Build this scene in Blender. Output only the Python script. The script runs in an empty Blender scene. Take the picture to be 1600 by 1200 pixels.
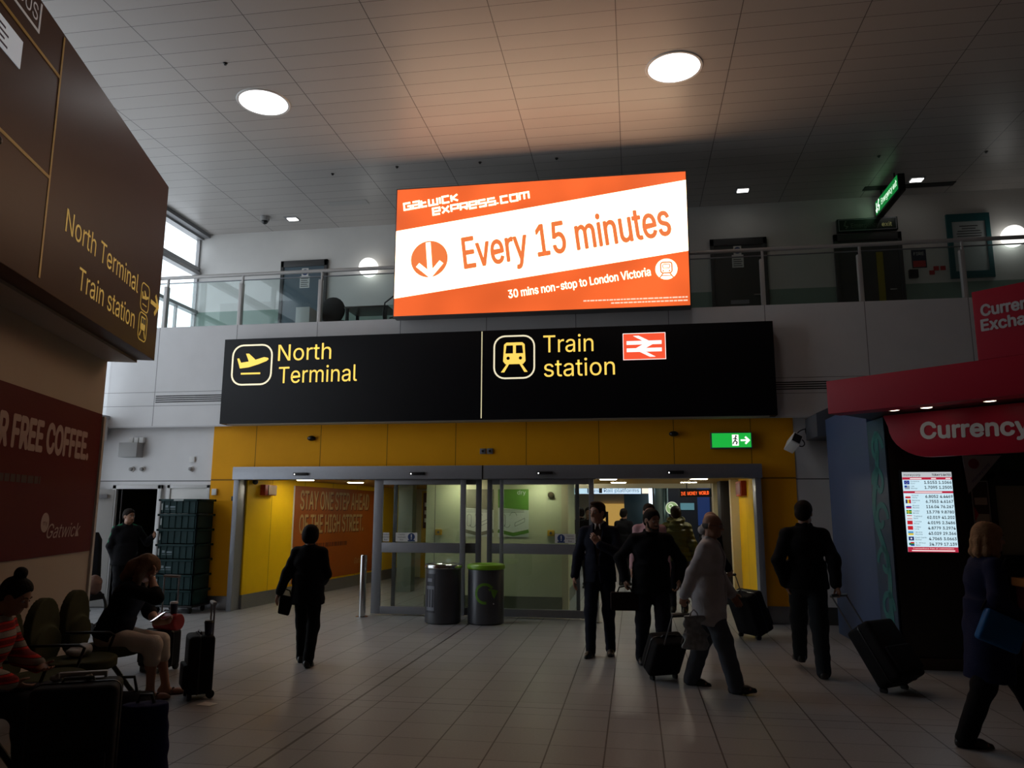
import bpy, bmesh, math, random
import numpy as np
from mathutils import Vector, Matrix, Euler

random.seed(7)
SC = bpy.context.scene
COL = SC.collection
PI = math.pi

# ------------------------------------------------------------------ camera
CF, CPITCH, CYAW, CROLL, CH = 1187.05, 0.16735, 0.15833, 0.003545, 1.66
_f = Vector((-math.sin(CYAW) * math.cos(CPITCH), math.cos(CYAW) * math.cos(CPITCH), math.sin(CPITCH)))
_r = Vector((math.cos(CYAW), math.sin(CYAW), 0))
_u = _r.cross(_f)
_r2 = _r * math.cos(CROLL) + _u * math.sin(CROLL)
_u2 = -_r * math.sin(CROLL) + _u * math.cos(CROLL)
cam_d = bpy.data.cameras.new('camera')
cam_d.sensor_width = 36
cam_d.lens = CF / 1600 * 36
cam_d.clip_end = 200
cam = bpy.data.objects.new('camera', cam_d)
COL.objects.link(cam)
cam.matrix_world = Matrix(((_r2.x, _u2.x, -_f.x, 0), (_r2.y, _u2.y, -_f.y, 0), (_r2.z, _u2.z, -_f.z, CH), (0, 0, 0, 1)))
SC.camera = cam

# ------------------------------------------------------------------ view, sky
SC.view_settings.view_transform = 'Standard'
SC.view_settings.look = 'None'
SC.view_settings.exposure = 0.0
SC.view_settings.gamma = 1.0
SC.view_settings.use_curve_mapping = False
W = bpy.data.worlds.new('overcast_sky')
SC.world = W
W.use_nodes = True
bg = W.node_tree.nodes['Background']
bg.inputs[0].default_value = (0.90, 0.905, 1.0, 1)
bg.inputs[1].default_value = 2.6
SC.cycles.max_bounces = 8
SC.cycles.diffuse_bounces = 4
SC.cycles.transparent_max_bounces = 16
SC.cycles.sample_clamp_indirect = 4
SC.cycles.use_denoising = True
SC.cycles.caustics_reflective = False
SC.cycles.caustics_refractive = False


def portal(name, loc, rot, sx, sy):
    d = bpy.data.lights.new(name, 'AREA')
    d.shape = 'RECTANGLE'
    d.size, d.size_y = sx, sy
    d.cycles.is_portal = True
    o = bpy.data.objects.new(name, d)
    COL.objects.link(o)
    o.location = loc
    o.rotation_euler = rot
    return o


# windows of the left wall: the daylight comes in through them
portal('window_portal', (-9.44, 9.9, 5.6), (0, -PI / 2, 0), 4.3, 9.8)


# ------------------------------------------------------------------ materials
def srgb(r, g, b):
    def c(v):
        v /= 255
        return v / 12.92 if v <= .04045 else ((v + .055) / 1.055) ** 2.4
    return (c(r), c(g), c(b))


MATS = {}


def mat(name, col, rough=.5, metal=0., emit=0., ecol=None, noise=0., nscale=6., bump=0., bscale=60., spec=.5, sheen=0.):
    if name in MATS:
        return MATS[name]
    m = bpy.data.materials.new(name)
    m.use_nodes = True
    nt = m.node_tree
    p = nt.nodes['Principled BSDF']
    p.inputs['Base Color'].default_value = (*col, 1)
    p.inputs['Roughness'].default_value = rough
    p.inputs['Metallic'].default_value = metal
    p.inputs['Specular IOR Level'].default_value = spec
    if sheen:
        p.inputs['Sheen Weight'].default_value = sheen
    if emit:
        p.inputs['Emission Color'].default_value = (*(ecol or col), 1)
        p.inputs['Emission Strength'].default_value = emit
    if noise or bump:
        tc = nt.nodes.new('ShaderNodeTexCoord')
    if noise:
        n = nt.nodes.new('ShaderNodeTexNoise')
        n.inputs['Scale'].default_value = nscale
        n.inputs['Detail'].default_value = 5
        nt.links.new(tc.outputs['Object'], n.inputs['Vector'])
        mx = nt.nodes.new('ShaderNodeMix')
        mx.data_type = 'RGBA'
        mx.inputs[6].default_value = (*[max(0, c * (1 - noise)) for c in col], 1)
        mx.inputs[7].default_value = (*[min(1, c * (1 + noise)) for c in col], 1)
        nt.links.new(n.outputs['Fac'], mx.inputs[0])
        nt.links.new(mx.outputs[2], p.inputs['Base Color'])
    if bump:
        n2 = nt.nodes.new('ShaderNodeTexNoise')
        n2.inputs['Scale'].default_value = bscale
        nt.links.new(tc.outputs['Object'], n2.inputs['Vector'])
        b = nt.nodes.new('ShaderNodeBump')
        b.inputs['Strength'].default_value = bump
        b.inputs['Distance'].default_value = .01
        nt.links.new(n2.outputs['Fac'], b.inputs['Height'])
        nt.links.new(b.outputs['Normal'], p.inputs['Normal'])
    MATS[name] = m
    return m


def lines_mat(name, col, lcol, lines, rough=.5, noise=.06, nscale=3., spec=.5, tile=None, step=None):
    """panel joints: lines = [(axis, spacing, offset, half width)] in world metres (the meshes keep their origin at 0,0,0)"""
    m = bpy.data.materials.new(name)
    m.use_nodes = True
    nt = m.node_tree
    N, L = nt.nodes.new, nt.links.new
    p = nt.nodes['Principled BSDF']
    p.inputs['Roughness'].default_value = rough
    p.inputs['Specular IOR Level'].default_value = spec
    geo = N('ShaderNodeNewGeometry')
    sep = N('ShaderNodeSeparateXYZ')
    L(geo.outputs['Position'], sep.inputs[0])

    def math_(op, a, b=None):
        n = N('ShaderNodeMath')
        n.operation = op
        for i, v in enumerate((a, b)):
            if v is None:
                continue
            if isinstance(v, (int, float)):
                n.inputs[i].default_value = v
            else:
                L(v, n.inputs[i])
        return n.outputs[0]
    tot = None
    for ax, sp, off, hw in lines:
        v = math_('SUBTRACT', sep.outputs[ax], off)
        if sp:
            v = math_('DIVIDE', v, sp)
            r = math_('ROUND', v)
            v = math_('MULTIPLY', math_('ABSOLUTE', math_('SUBTRACT', v, r)), sp)
        else:
            v = math_('ABSOLUTE', v)
        k = math_('LESS_THAN', v, hw)
        tot = k if tot is None else math_('MAXIMUM', tot, k)
    nz = N('ShaderNodeTexNoise')
    nz.inputs['Scale'].default_value = nscale
    nz.inputs['Detail'].default_value = 6
    L(geo.outputs['Position'], nz.inputs['Vector'])
    mx = N('ShaderNodeMix')
    mx.data_type = 'RGBA'
    mx.inputs[6].default_value = (*[c * (1 - noise) for c in col], 1)
    mx.inputs[7].default_value = (*[min(1, c * (1 + noise)) for c in col], 1)
    L(nz.outputs['Fac'], mx.inputs[0])
    base = mx.outputs[2]
    if tile:   # every tile its own tone
        sx, ox, sy, oy, amt = tile
        fx = math_('FLOOR', math_('DIVIDE', math_('SUBTRACT', sep.outputs[0], ox), sx))
        fy = math_('FLOOR', math_('DIVIDE', math_('SUBTRACT', sep.outputs[1], oy), sy))
        cmb = N('ShaderNodeCombineXYZ')
        L(fx, cmb.inputs[0])
        L(fy, cmb.inputs[1])
        wn = N('ShaderNodeTexWhiteNoise')
        L(cmb.outputs[0], wn.inputs['Vector'])
        sc_ = math_('ADD', math_('MULTIPLY', wn.outputs['Value'], amt), 1 - amt / 2)
        v = N('ShaderNodeVectorMath')
        v.operation = 'SCALE'
        L(base, v.inputs[0])
        L(sc_, v.inputs['Scale'])
        base = v.outputs[0]
    if step:   # painted dado below a height
        z, c2 = step
        k = math_('LESS_THAN', sep.outputs[2], z)
        m2 = N('ShaderNodeMix')
        m2.data_type = 'RGBA'
        L(k, m2.inputs[0])
        L(base, m2.inputs[6])
        m2.inputs[7].default_value = (*c2, 1)
        base = m2.outputs[2]
    if tot is not None:
        m3 = N('ShaderNodeMix')
        m3.data_type = 'RGBA'
        L(tot, m3.inputs[0])
        L(base, m3.inputs[6])
        m3.inputs[7].default_value = (*lcol, 1)
        base = m3.outputs[2]
        b = N('ShaderNodeBump')
        b.inputs['Strength'].default_value = .6
        b.inputs['Distance'].default_value = .004
        b.invert = True
        L(tot, b.inputs['Height'])
        L(b.outputs['Normal'], p.inputs['Normal'])
    L(base, p.inputs['Base Color'])
    MATS[name] = m
    return m


def glass_mat(name, tint=(.92, .96, .95), refl=.9):
    m = bpy.data.materials.new(name)
    m.use_nodes = True
    nt = m.node_tree
    nt.nodes.remove(nt.nodes['Principled BSDF'])
    t = nt.nodes.new('ShaderNodeBsdfTransparent')
    t.inputs[0].default_value = (*tint, 1)
    g = nt.nodes.new('ShaderNodeBsdfGlossy')
    g.inputs['Roughness'].default_value = .01
    g.inputs[0].default_value = (refl, refl, refl, 1)
    f = nt.nodes.new('ShaderNodeLayerWeight')     # Schlick: the same from both faces of the pane
    f.inputs[0].default_value = .5
    pw = nt.nodes.new('ShaderNodeMath')
    pw.operation = 'POWER'
    pw.inputs[1].default_value = 5
    nt.links.new(f.outputs['Facing'], pw.inputs[0])
    ma = nt.nodes.new('ShaderNodeMath')
    ma.operation = 'MULTIPLY_ADD'
    ma.inputs[1].default_value, ma.inputs[2].default_value = .955, .045
    nt.links.new(pw.outputs[0], ma.inputs[0])
    mx = nt.nodes.new('ShaderNodeMixShader')
    nt.links.new(ma.outputs[0], mx.inputs[0])
    nt.links.new(t.outputs[0], mx.inputs[1])
    nt.links.new(g.outputs[0], mx.inputs[2])
    nt.links.new(mx.outputs[0], nt.nodes['Material Output'].inputs[0])
    MATS[name] = m
    return m


# ------------------------------------------------------------------ mesh building
class B:
    def __init__(s):
        s.v, s.f = [], []

    def add(s, vs, fs):
        k = len(s.v)
        s.v += [Vector(v) for v in vs]
        s.f += [tuple(i + k for i in f) for f in fs]
        return s

    def box(s, x0, x1, y0, y1, z0, z1, T=None):
        vs = [(x0, y0, z0), (x1, y0, z0), (x1, y1, z0), (x0, y1, z0), (x0, y0, z1), (x1, y0, z1), (x1, y1, z1), (x0, y1, z1)]
        if T:
            vs = [T(*v) for v in vs]
        return s.add(vs, [(3, 2, 1, 0), (4, 5, 6, 7), (0, 1, 5, 4), (1, 2, 6, 5), (2, 3, 7, 6), (3, 0, 4, 7)])

    def tube(s, pts, r, n=10, caps=True):
        pts = [Vector(p) for p in pts]
        rs = r if isinstance(r, (list, tuple)) else [r] * len(pts)
        t0 = (pts[1] - pts[0]).normalized()
        x = t0.orthogonal().normalized()
        vs = []
        for i, p in enumerate(pts):
            a = pts[min(i + 1, len(pts) - 1)] - pts[max(i - 1, 0)]
            t = a.normalized()
            x = (x - t * x.dot(t)).normalized()
            y = t.cross(x)
            vs += [p + (x * math.cos(2 * PI * k / n) + y * math.sin(2 * PI * k / n)) * rs[i] for k in range(n)]
        fs = [(i * n + k, i * n + (k + 1) % n, (i + 1) * n + (k + 1) % n, (i + 1) * n + k) for i in range(len(pts) - 1) for k in range(n)]
        if caps:
            fs += [tuple(reversed(range(n))), tuple(range((len(pts) - 1) * n, len(pts) * n))]
        return s.add(vs, fs)

    def lathe(s, prof, c=(0, 0, 0), n=40, axis='z', caps=True):
        c = Vector(c)
        vs = []
        for r, h in prof:
            for k in range(n):
                a = 2 * PI * k / n
                q = (r * math.cos(a), r * math.sin(a), h)
                if axis == 'y':
                    q = (q[0], q[2], -q[1])
                elif axis == 'x':
                    q = (q[2], q[0], q[1])
                vs.append(c + Vector(q))
        fs = [(i * n + k, i * n + (k + 1) % n, (i + 1) * n + (k + 1) % n, (i + 1) * n + k) for i in range(len(prof) - 1) for k in range(n)]
        if caps and prof[0][0] > 1e-6:
            fs.append(tuple(reversed(range(n))))
        if caps and prof[-1][0] > 1e-6:
            fs.append(tuple(range((len(prof) - 1) * n, len(prof) * n)))
        return s.add(vs, fs)

    def sphere(s, c, r, n=20):
        m = n // 2
        R = r if isinstance(r, (tuple, list)) else (r, r, r)
        c = Vector(c)
        vs = [c + Vector((0, 0, -R[2]))]
        for i in range(1, m):
            a = -PI / 2 + PI * i / m
            vs += [c + Vector((R[0] * math.cos(a) * math.cos(2 * PI * k / n), R[1] * math.cos(a) * math.sin(2 * PI * k / n), R[2] * math.sin(a))) for k in range(n)]
        vs.append(c + Vector((0, 0, R[2])))
        fs = [(0, 1 + (k + 1) % n, 1 + k) for k in range(n)]
        fs += [(1 + i * n + k, 1 + i * n + (k + 1) % n, 1 + (i + 1) * n + (k + 1) % n, 1 + (i + 1) * n + k) for i in range(m - 2) for k in range(n)]
        e = len(vs) - 1
        fs += [(e, 1 + (m - 2) * n + k, 1 + (m - 2) * n + (k + 1) % n) for k in range(n)]
        return s.add(vs, fs)

    # flat shapes on a plane T(x, y, z): z is the height above the plane
    def poly(s, T, pts, z0=.001, z1=.005):
        n = len(pts)
        A = sum(pts[i][0] * pts[(i + 1) % n][1] - pts[(i + 1) % n][0] * pts[i][1] for i in range(n))
        if A < 0:
            pts = pts[::-1]
        vs = [T(x, y, z0) for x, y in pts] + [T(x, y, z1) for x, y in pts]
        fs = [tuple(range(n - 1, -1, -1)), tuple(range(n, 2 * n))]
        fs += [(i, (i + 1) % n, n + (i + 1) % n, n + i) for i in range(n)]
        return s.add(vs, fs)

    def rect(s, T, x0, y0, x1, y1, z0=.001, z1=.005):
        return s.poly(T, [(x0, y0), (x1, y0), (x1, y1), (x0, y1)], z0, z1)

    def disc(s, T, x, y, r, z0=.001, z1=.005, n=40, ry=None):
        ry = ry or r
        return s.poly(T, [(x + r * math.cos(2 * PI * k / n), y + ry * math.sin(2 * PI * k / n)) for k in range(n)], z0, z1)

    def strip(s, T, pts, w, z0=.001, z1=.005, closed=False):
        P = [Vector((a, b)) for a, b in pts]
        n = len(P)
        lo, hi = [], []
        for i in range(n):
            a = P[(i - 1) % n] if (closed or i) else None
            c = P[(i + 1) % n] if (closed or i < n - 1) else None
            d1 = (P[i] - a).normalized() if a is not None else (c - P[i]).normalized()
            d2 = (c - P[i]).normalized() if c is not None else d1
            m = Vector((-(d1.y + d2.y), d1.x + d2.x))
            m = m.normalized() if m.length > 1e-6 else Vector((-d1.y, d1.x))
            k = max(.35, m.dot(Vector((-d1.y, d1.x))))
            lo.append(P[i] - m * (w / 2 / k))
            hi.append(P[i] + m * (w / 2 / k))
        for i in range(n if closed else n - 1):
            j = (i + 1) % n
            s.poly(T, [tuple(lo[i]), tuple(lo[j]), tuple(hi[j]), tuple(hi[i])], z0, z1)
        return s


def rrect(x0, y0, x1, y1, r, n=6):
    out = []
    for cx, cy, a in ((x1 - r, y0 + r, -PI / 2), (x1 - r, y1 - r, 0), (x0 + r, y1 - r, PI / 2), (x0 + r, y0 + r, PI)):
        out += [(cx + r * math.cos(a + PI / 2 * k / n), cy + r * math.sin(a + PI / 2 * k / n)) for k in range(n + 1)]
    return out


def arc(cx, cy, r, a0, a1, n=24):
    return [(cx + r * math.cos(a0 + (a1 - a0) * k / n), cy + r * math.sin(a0 + (a1 - a0) * k / n)) for k in range(n + 1)]


def plane(o, u, v=(0, 0, 1)):
    o, u, v = Vector(o), Vector(u).normalized(), Vector(v).normalized()
    n = u.cross(v)
    return lambda x, y, z=0: o + u * x + v * y + n * z


ORG = {}


def tag(o, label=None, cat=None, group=None, kind=None):
    if label:
        o['label'] = label
    if cat:
        o['category'] = cat
    if group:
        o['group'] = group
    if kind:
        o['kind'] = kind
    return o


def finish(me, m, smooth):
    me.materials.append(m)
    if smooth:
        me.polygons.foreach_set('use_smooth', [True] * len(me.polygons))
    me.update()


def obj(name, b, m, parent=None, smooth=False, bevel=0., seg=2, local=False, at0=False, **kw):
    """link the shape as ONE mesh object; vertices are world metres unless local"""
    if parent is not None:
        org = Vector((0, 0, 0)) if local else ORG[parent.name]
    elif at0:
        org = Vector((0, 0, 0))
    else:
        lo = [min(v[i] for v in b.v) for i in range(3)]
        hi = [max(v[i] for v in b.v) for i in range(3)]
        org = Vector(((lo[0] + hi[0]) / 2, (lo[1] + hi[1]) / 2, lo[2]))
    me = bpy.data.meshes.new(name)
    me.from_pydata([v - org for v in b.v], [], b.f)
    bm = bmesh.new()
    bm.from_mesh(me)
    bmesh.ops.recalc_face_normals(bm, faces=bm.faces)
    if bevel:
        ed = [e for e in bm.edges if len(e.link_faces) == 2 and e.calc_face_angle(0) > .6]
        bmesh.ops.bevel(bm, geom=ed, offset=bevel, segments=seg, profile=.6, affect='EDGES', clamp_overlap=True)
    bm.to_mesh(me)
    bm.free()
    finish(me, m, smooth)
    if smooth or bevel:
        try:
            me.set_sharp_from_angle(angle=.7)
            me.polygons.foreach_set('use_smooth', [True] * len(me.polygons))
        except Exception:
            pass
    o = bpy.data.objects.new(name, me)
    COL.objects.link(o)
    if parent is not None:
        o.parent = parent
    else:
        o.location = org
    ORG[o.name] = org
    return tag(o, **kw)


def empty(name, loc, label=None, cat=None, group=None, kind=None, rot=None):
    o = bpy.data.objects.new(name, None)
    COL.objects.link(o)
    o.empty_display_size = .1
    o.location = loc
    if rot:
        o.rotation_euler = rot
    ORG[o.name] = Vector(loc)
    return tag(o, label, cat, group, kind)


def dup(root, loc, label=None, rot=None):
    def cp(o, par):
        c = o.copy()
        COL.objects.link(c)
        if par is not None:
            c.parent = par
        for ch in list(o.children):
            cp(ch, c)
        return c
    r = cp(root, None)
    r.location = loc
    if rot:
        r.rotation_euler = rot
    if label:
        r['label'] = label
    ORG[r.name] = Vector(loc)
    return r


FONT = None
try:
    import os
    for base in ('LOCAL', 'SYSTEM'):
        p_ = os.path.join(bpy.utils.resource_path(base), 'datafiles', 'fonts', 'Inter.woff2')
        if os.path.exists(p_):
            FONT = bpy.data.fonts.load(p_)
            break
except Exception:
    FONT = None
TXT = {}


def glyphs(s, bold, shear):
    key = (s, bold, shear)
    if key not in TXT:
        c = bpy.data.curves.new('lettering', 'FONT')
        c.body = s
        if FONT:
            c.font = FONT
        c.size = 1
        c.offset = bold
        c.shear = shear
        c.resolution_u = 3
        o = bpy.data.objects.new('lettering', c)
        COL.objects.link(o)
        dg = bpy.context.evaluated_depsgraph_get()
        me = bpy.data.meshes.new_from_object(o.evaluated_get(dg))
        vs = np.array([v.co[:] for v in me.vertices])
        fs = [tuple(p.vertices) for p in me.polygons]
        bpy.data.objects.remove(o)
        bpy.data.curves.remove(c)
        bpy.data.meshes.remove(me)
        TXT[key] = (vs, fs)
    return TXT[key]


def letters(b, s, T, p0, p1, h, z=.003, bold=0., shear=0.):
    """add the words to b: baseline from p0 to p1 on plane T, capitals h high"""
    capv, _ = glyphs('H', 0., 0.)
    cap = capv[:, 1].max() - capv[:, 1].min()
    vs, fs = glyphs(s, 0., shear)
    x0, x1 = vs[:, 0].min(), vs[:, 0].max()
    p0, p1 = Vector(p0), Vector(p1)
    d = p1 - p0
    sx, sy = d.length / (x1 - x0), h / cap
    d.normalize()
    e = Vector((-d.y, d.x))
    for i, (ox, oy) in enumerate(((0, 0), (-1, 0), (1, 0), (0, -1), (0, 1), (-.7, -.7), (.7, .7), (-.7, .7), (.7, -.7)) if bold > 0 else ((0, 0),)):
        out = []
        for v in vs:
            q = p0 + d * ((v[0] - x0) * sx + ox * bold * sy) + e * (v[1] * sy + oy * bold * sy)
            out.append(T(q.x, q.y, z + .00005 * i))
        b.add(out, fs)
    return b


def text(name, s, T, p0, p1, h, m, parent, z=.003, bold=0., shear=0.):
    b = letters(B(), s, T, p0, p1, h, z, bold, shear)
    return obj(name, b, m, parent)

# ------------------------------------------------------------------ shared materials
WHITE = (.72, .72, .74)
m_white = lines_mat('white_wall_panel', (.74, .74, .755), (.25, .25, .26), [(0, 1.525, -.9, .006), (2, 0, 3.35, .0)], .45)
m_fascia = lines_mat('grey_white_fascia_panel', (.72, .72, .735), (.22, .22, .23), [(0, 1.525, -.9, .006), (2, 0, 3.53, .004), (2, 0, 3.78, .004)], .4)
m_lower = lines_mat('white_lower_wall', (.74, .74, .755), (.1, .1, .1), [(2, 0, 2.19, .008)], .5)
m_upper = lines_mat('balcony_wall_paint', (.70, .69, .67), (.3, .3, .3), [], .6, step=(5.96, (.26, .36, .31)))
m_yellow = lines_mat('yellow_wall_panel', (.93, .415, .010), (.28, .13, .01), [(0, 1.2, .65, .006), (2, 0, 2.205, .012)], .5, spec=.12)
m_yellow_in = lines_mat('yellow_passage_panel', (.93, .56, .008), (.35, .18, .01), [(1, 1.2, 13.4, .006)], .5, spec=.12)
m_floor = lines_mat('terrazzo_floor_tile', (.305, .312, .325), (.05, .047, .045),
                    [(0, .406, -.65, .0055), (1, .406, 5.83, .003), (0, 0, -2.5, .012), (1, 0, 6.865, .006)], .38, noise=.16, nscale=55., tile=(.406, -.65, .406, 5.83, .10))
m_ceiling = lines_mat('ceiling_plank', (.46, .43, .41), (.12, .105, .10), [(0, 1.525, -.09, .006), (1, .305, 8.21, .004)], .38, noise=.03,
                      tile=(1.525, -.09, .305, 8.21, .05))
m_skirt = mat('brushed_steel_skirting', (.30, .30, .31), .35, .8, noise=.1, nscale=40)
m_alu = mat('grey_aluminium', (.30, .31, .34), .38, .55, noise=.05, nscale=20)
m_alu_dark = mat('dark_aluminium', (.16, .165, .18), .4, .5)
m_steel = mat('polished_steel', (.62, .62, .62), .18, 1.)
m_black = mat('black_plastic', (.008, .008, .009), .35)
m_black_matte = mat('black_matte', (.006, .006, .007), .8)
m_rubber = mat('black_rubber', (.012, .012, .012), .85)
m_white_plastic = mat('white_plastic', (.75, .75, .74), .4)
m_grey_plastic = mat('grey_plastic', (.35, .35, .35), .45)
m_glass = glass_mat('clear_glass')
m_rail_glass = glass_mat('green_tinted_glass', (.90, .955, .95))
m_rail = mat('pale_grey_rail', (.55, .54, .53), .35, .2)
m_beige = mat('beige_wall_paint', (.42, .34, .27), .6, noise=.04, nscale=3)
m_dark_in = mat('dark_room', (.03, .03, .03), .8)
m_letter_y = mat('backlit_yellow', (.9, .65, .1), .5, emit=.95, ecol=(1., .68, .12))
m_letter_c = mat('backlit_cream', (.9, .85, .6), .5, emit=.8, ecol=(1., .9, .62))
m_letter_w = mat('backlit_white', (.9, .9, .9), .5, emit=1.2, ecol=(1, .97, .93))
m_white_paint = mat('white_paint', (.75, .75, .73), .5)
m_yellow_print = mat('yellow_print', (.80, .55, .10), .5)

# ------------------------------------------------------------------ the hall
ZC = 7.74
obj('floor', B().box(-12, 14, -9, 34, -.1, 0), m_floor, at0=True, kind='structure')
obj('ceiling', B().box(-9.6, 13.2, -9, 15.1, ZC, ZC + .15), m_ceiling, at0=True, kind='structure')
obj('wall_back', B().box(-12, 14, -9.2, -9, 0, ZC), m_beige, at0=True, kind='structure')
obj('wall_right', B().box(13, 13.2, -9, 15, 0, ZC), m_beige, at0=True, kind='structure')
# front wall, yellow around the doors
obj('wall_front', B().box(-7.36, -6.80, 12.48, 12.6, .23, 2.2).box(1.94, 2.5, 12.48, 12.6, .26, 2.2).box(-7.36, 2.5, 12.48, 12.6, 2.2, 3.16), m_yellow, at0=True, kind='structure')
obj('baseboard_front', B().box(-7.36, -6.84, 12.465, 12.6, 0, .23).box(1.96, 2.68, 12.465, 12.6, 0, .26), m_skirt, kind='structure', bevel=.004)
obj('wall_front_right', B().box(2.5, 13, 12.49, 12.6, .26, 3.16), m_lower, at0=True, kind='structure')
obj('baseboard_right', B().box(2.68, 13, 12.475, 12.6, 0, .26), mat('dark_skirting', (.05, .05, .05), .5), kind='structure')
# lower white wall on the left with two door openings
obj('wall_front_left', B().box(-12, -9.17, 12.52, 12.64, 0, 3.16).box(-9.17, -8.36, 12.52, 12.64, 2.05, 3.16).box(-8.36, -7.36, 12.52, 12.64, 0, 3.16), m_lower, at0=True, kind='structure')
obj('baseboard_left', B().box(-8.25, -7.36, 12.505, 12.52, 0, .17), m_skirt, kind='structure')
# upper fascia and balcony slab
fas = obj('wall_upper_fascia', B().box(-10.6, 13, 12.4, 12.5, 3.16, 4.98), m_fascia, at0=True, kind='structure')
obj('balcony_slab', B().box(-9.4, 13, 12.5, 14.95, 3.2, 4.87).box(-12, 13, 12.42, 12.66, 3.16, 3.2), m_fascia, at0=True, kind='structure')
b = B()
for k in range(4):
    b.box(-8.5, 3.6, 12.396, 12.402, 3.59 + .036 * k, 3.607 + .036 * k)
obj('trim_1', b, mat('vent_slot_black', (.01, .01, .011), .7), kind='structure')
obj('trim_2', B().box(-10.6, 13, 12.385, 12.4, 3.14, 3.165), mat('pale_edge_trim', (.6, .6, .62), .4), kind='structure')
# balcony back wall
obj('wall_balcony', B().box(-9.5, 13, 14.9, 15.02, 4.87, ZC), m_upper, at0=True, kind='structure')
# left wall: glazed above, solid band below
obj('wall_left', B().box(-12, -9.4, -9, 4.9, 0, ZC).box(-9.9, -9.4, 4.9, 12.4, 2.9, 3.3).box(-9.9, -9.75, 4.9, 12.6, 0, .3).box(-9.9, -9.75, 12.2, 12.5, .3, 3.2),
    m_white, at0=True, kind='structure')
w1 = empty('window_1', (-9.4, 9.9, 3.3), kind='structure')
b = B()
for y in (4.95, 6.6, 8.25, 9.9, 11.55):
    b.box(-9.52, -9.4, y - .03, y + .03, 3.3, ZC)
b.box(-9.5, -9.42, 14.86, 14.9, 4.9, ZC)
b.box(-9.53, -9.36, 4.9, 14.9, 7.62, ZC)
b.box(-9.53, -9.38, 4.9, 14.9, 6.80, 6.88).box(-9.53, -9.40, 4.9, 14.9, 6.91, 6.98)
b.box(-9.53, -9.38, 4.9, 14.9, 5.93, 6.0).box(-9.53, -9.38, 4.9, 14.9, 4.85, 4.92).box(-9.53, -9.38, 4.9, 12.4, 3.3, 3.36)
b.box(-9.49, -9.43, 14.2, 14.24, 4.9, 5.95)
obj('window_frame', b, mat('window_frame_grey', (.38, .38, .39), .4, .2), w1)
obj('glass', B().box(-9.47, -9.46, 4.9, 14.88, 3.34, 7.65), m_glass, w1)
w2 = empty('window_2', (-9.75, 9.0, .3), kind='structure')
b = B()
for y in (4.95, 6.6, 8.25, 9.9, 11.55, 12.2):
    b.box(-9.86, -9.76, y - .035, y + .035, .3, 2.9)
b.box(-9.86, -9.76, 4.9, 12.2, .3, .36).box(-9.86, -9.76, 4.9, 12.2, 2.84, 2.9)
obj('window_frame', b, m_alu, w2)
obj('glass', B().box(-9.82, -9.81, 4.9, 12.2, .34, 2.86), m_glass, w2)
# ceiling edge bulkhead beside the window
obj('trim_3', B().box(-9.4, -9.2, 4.9, 14.9, 7.66, ZC), mat('dark_ceiling_edge', (.2, .2, .21), .5), kind='structure')

# ------------------------------------------------------------------ round ceiling lamps and small ceiling fittings
m_lamp = mat('lamp_diffuser', (1, 1, 1), .5, emit=5.5, ecol=(.97, .98, 1.))


def ceiling_lamp(x, y, label):
    t = empty('ceiling_lamp', (x, y, ZC), label, 'ceiling light', 'round ceiling lamps')
    obj('rim', B().lathe([(.352, -.001), (.352, -.012), (.385, -.014), (.395, -.001)], (x, y, ZC), 48, caps=False), m_white_plastic, t, smooth=True)
    obj('diffuser', B().lathe([(.0, -.006), (.352, -.006), (.352, -.001), (0, -.001)], (x, y, ZC), 48), m_lamp, t)


ceiling_lamp(-5.38, 9.86, 'round glowing lamp in the ceiling nearer the brown hanging sign')
ceiling_lamp(.68, 9.87, 'round glowing lamp in the ceiling right of the orange billboard')
m_spot = mat('small_spot_glow', (1, 1, 1), .5, emit=6., ecol=(1, .97, .9))


def square_spot(x, y, label):
    t = empty('downlight', (x, y, ZC), label, 'ceiling light', 'square downlights over the balcony')
    obj('frame', B().box(x - .13, x + .13, y - .13, y + .13, ZC - .012, ZC), m_alu, t)
    obj('diffuser', B().box(x - .09, x + .11, y - .07, y + .07, ZC - .018, ZC - .012), m_spot, t)


square_spot(-6.98, 14.28, 'small square downlight beside the dome camera over the balcony')
square_spot(2.17, 14.2, 'small square downlight just right of the orange billboard')
square_spot(5.27, 14.2, 'small square downlight right of the hanging green sign')
# the recess with the dark slot beside the right-hand downlight
obj('ceiling_vent', B().box(4.43, 6.03, 14.38, 14.56, ZC - .01, ZC), mat('slot_dark', (.015, .015, .015), .7), label='long dark slot vent in the ceiling behind the hanging green sign', cat='vent')
obj('ceiling_hatch', B().box(-5.9, -5.1, 13.55, 13.75, ZC - .006, ZC), mat('hatch_grey', (.42, .41, .4), .5), label='pale flat hatch panel in the ceiling left of the orange billboard', cat='hatch')
t = empty('dome_camera', (-7.5, 14.1, ZC), 'grey dome security camera on the ceiling over the balcony', 'camera')
obj('mount', B().lathe([(.09, 0), (.095, -.05), (.085, -.09)], (-7.5, 14.1, ZC), 24), m_grey_plastic, t, smooth=True)
obj('dome', B().sphere((-7.5, 14.1, ZC - .09), (.068, .068, .07)), m_black, t, smooth=True)
sp = [(-5.42, 8.83, 'ceiling sprinkler nearest the round lamp on the left'), (-5.3, 12.35, 'ceiling sprinkler farthest left along the shadow line'),
      (-4.05, 12.25, 'ceiling sprinkler above the left end of the orange billboard'), (-2.55, 12.3, 'ceiling sprinkler above the middle of the orange billboard'),
      (-1.2, 12.35, 'ceiling sprinkler above the right half of the orange billboard'), (4.3, 13.1, 'ceiling sprinkler left of the hanging green sign'),
      (6.05, 13.2, 'ceiling sprinkler right of the hanging green sign')]
t = None
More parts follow.
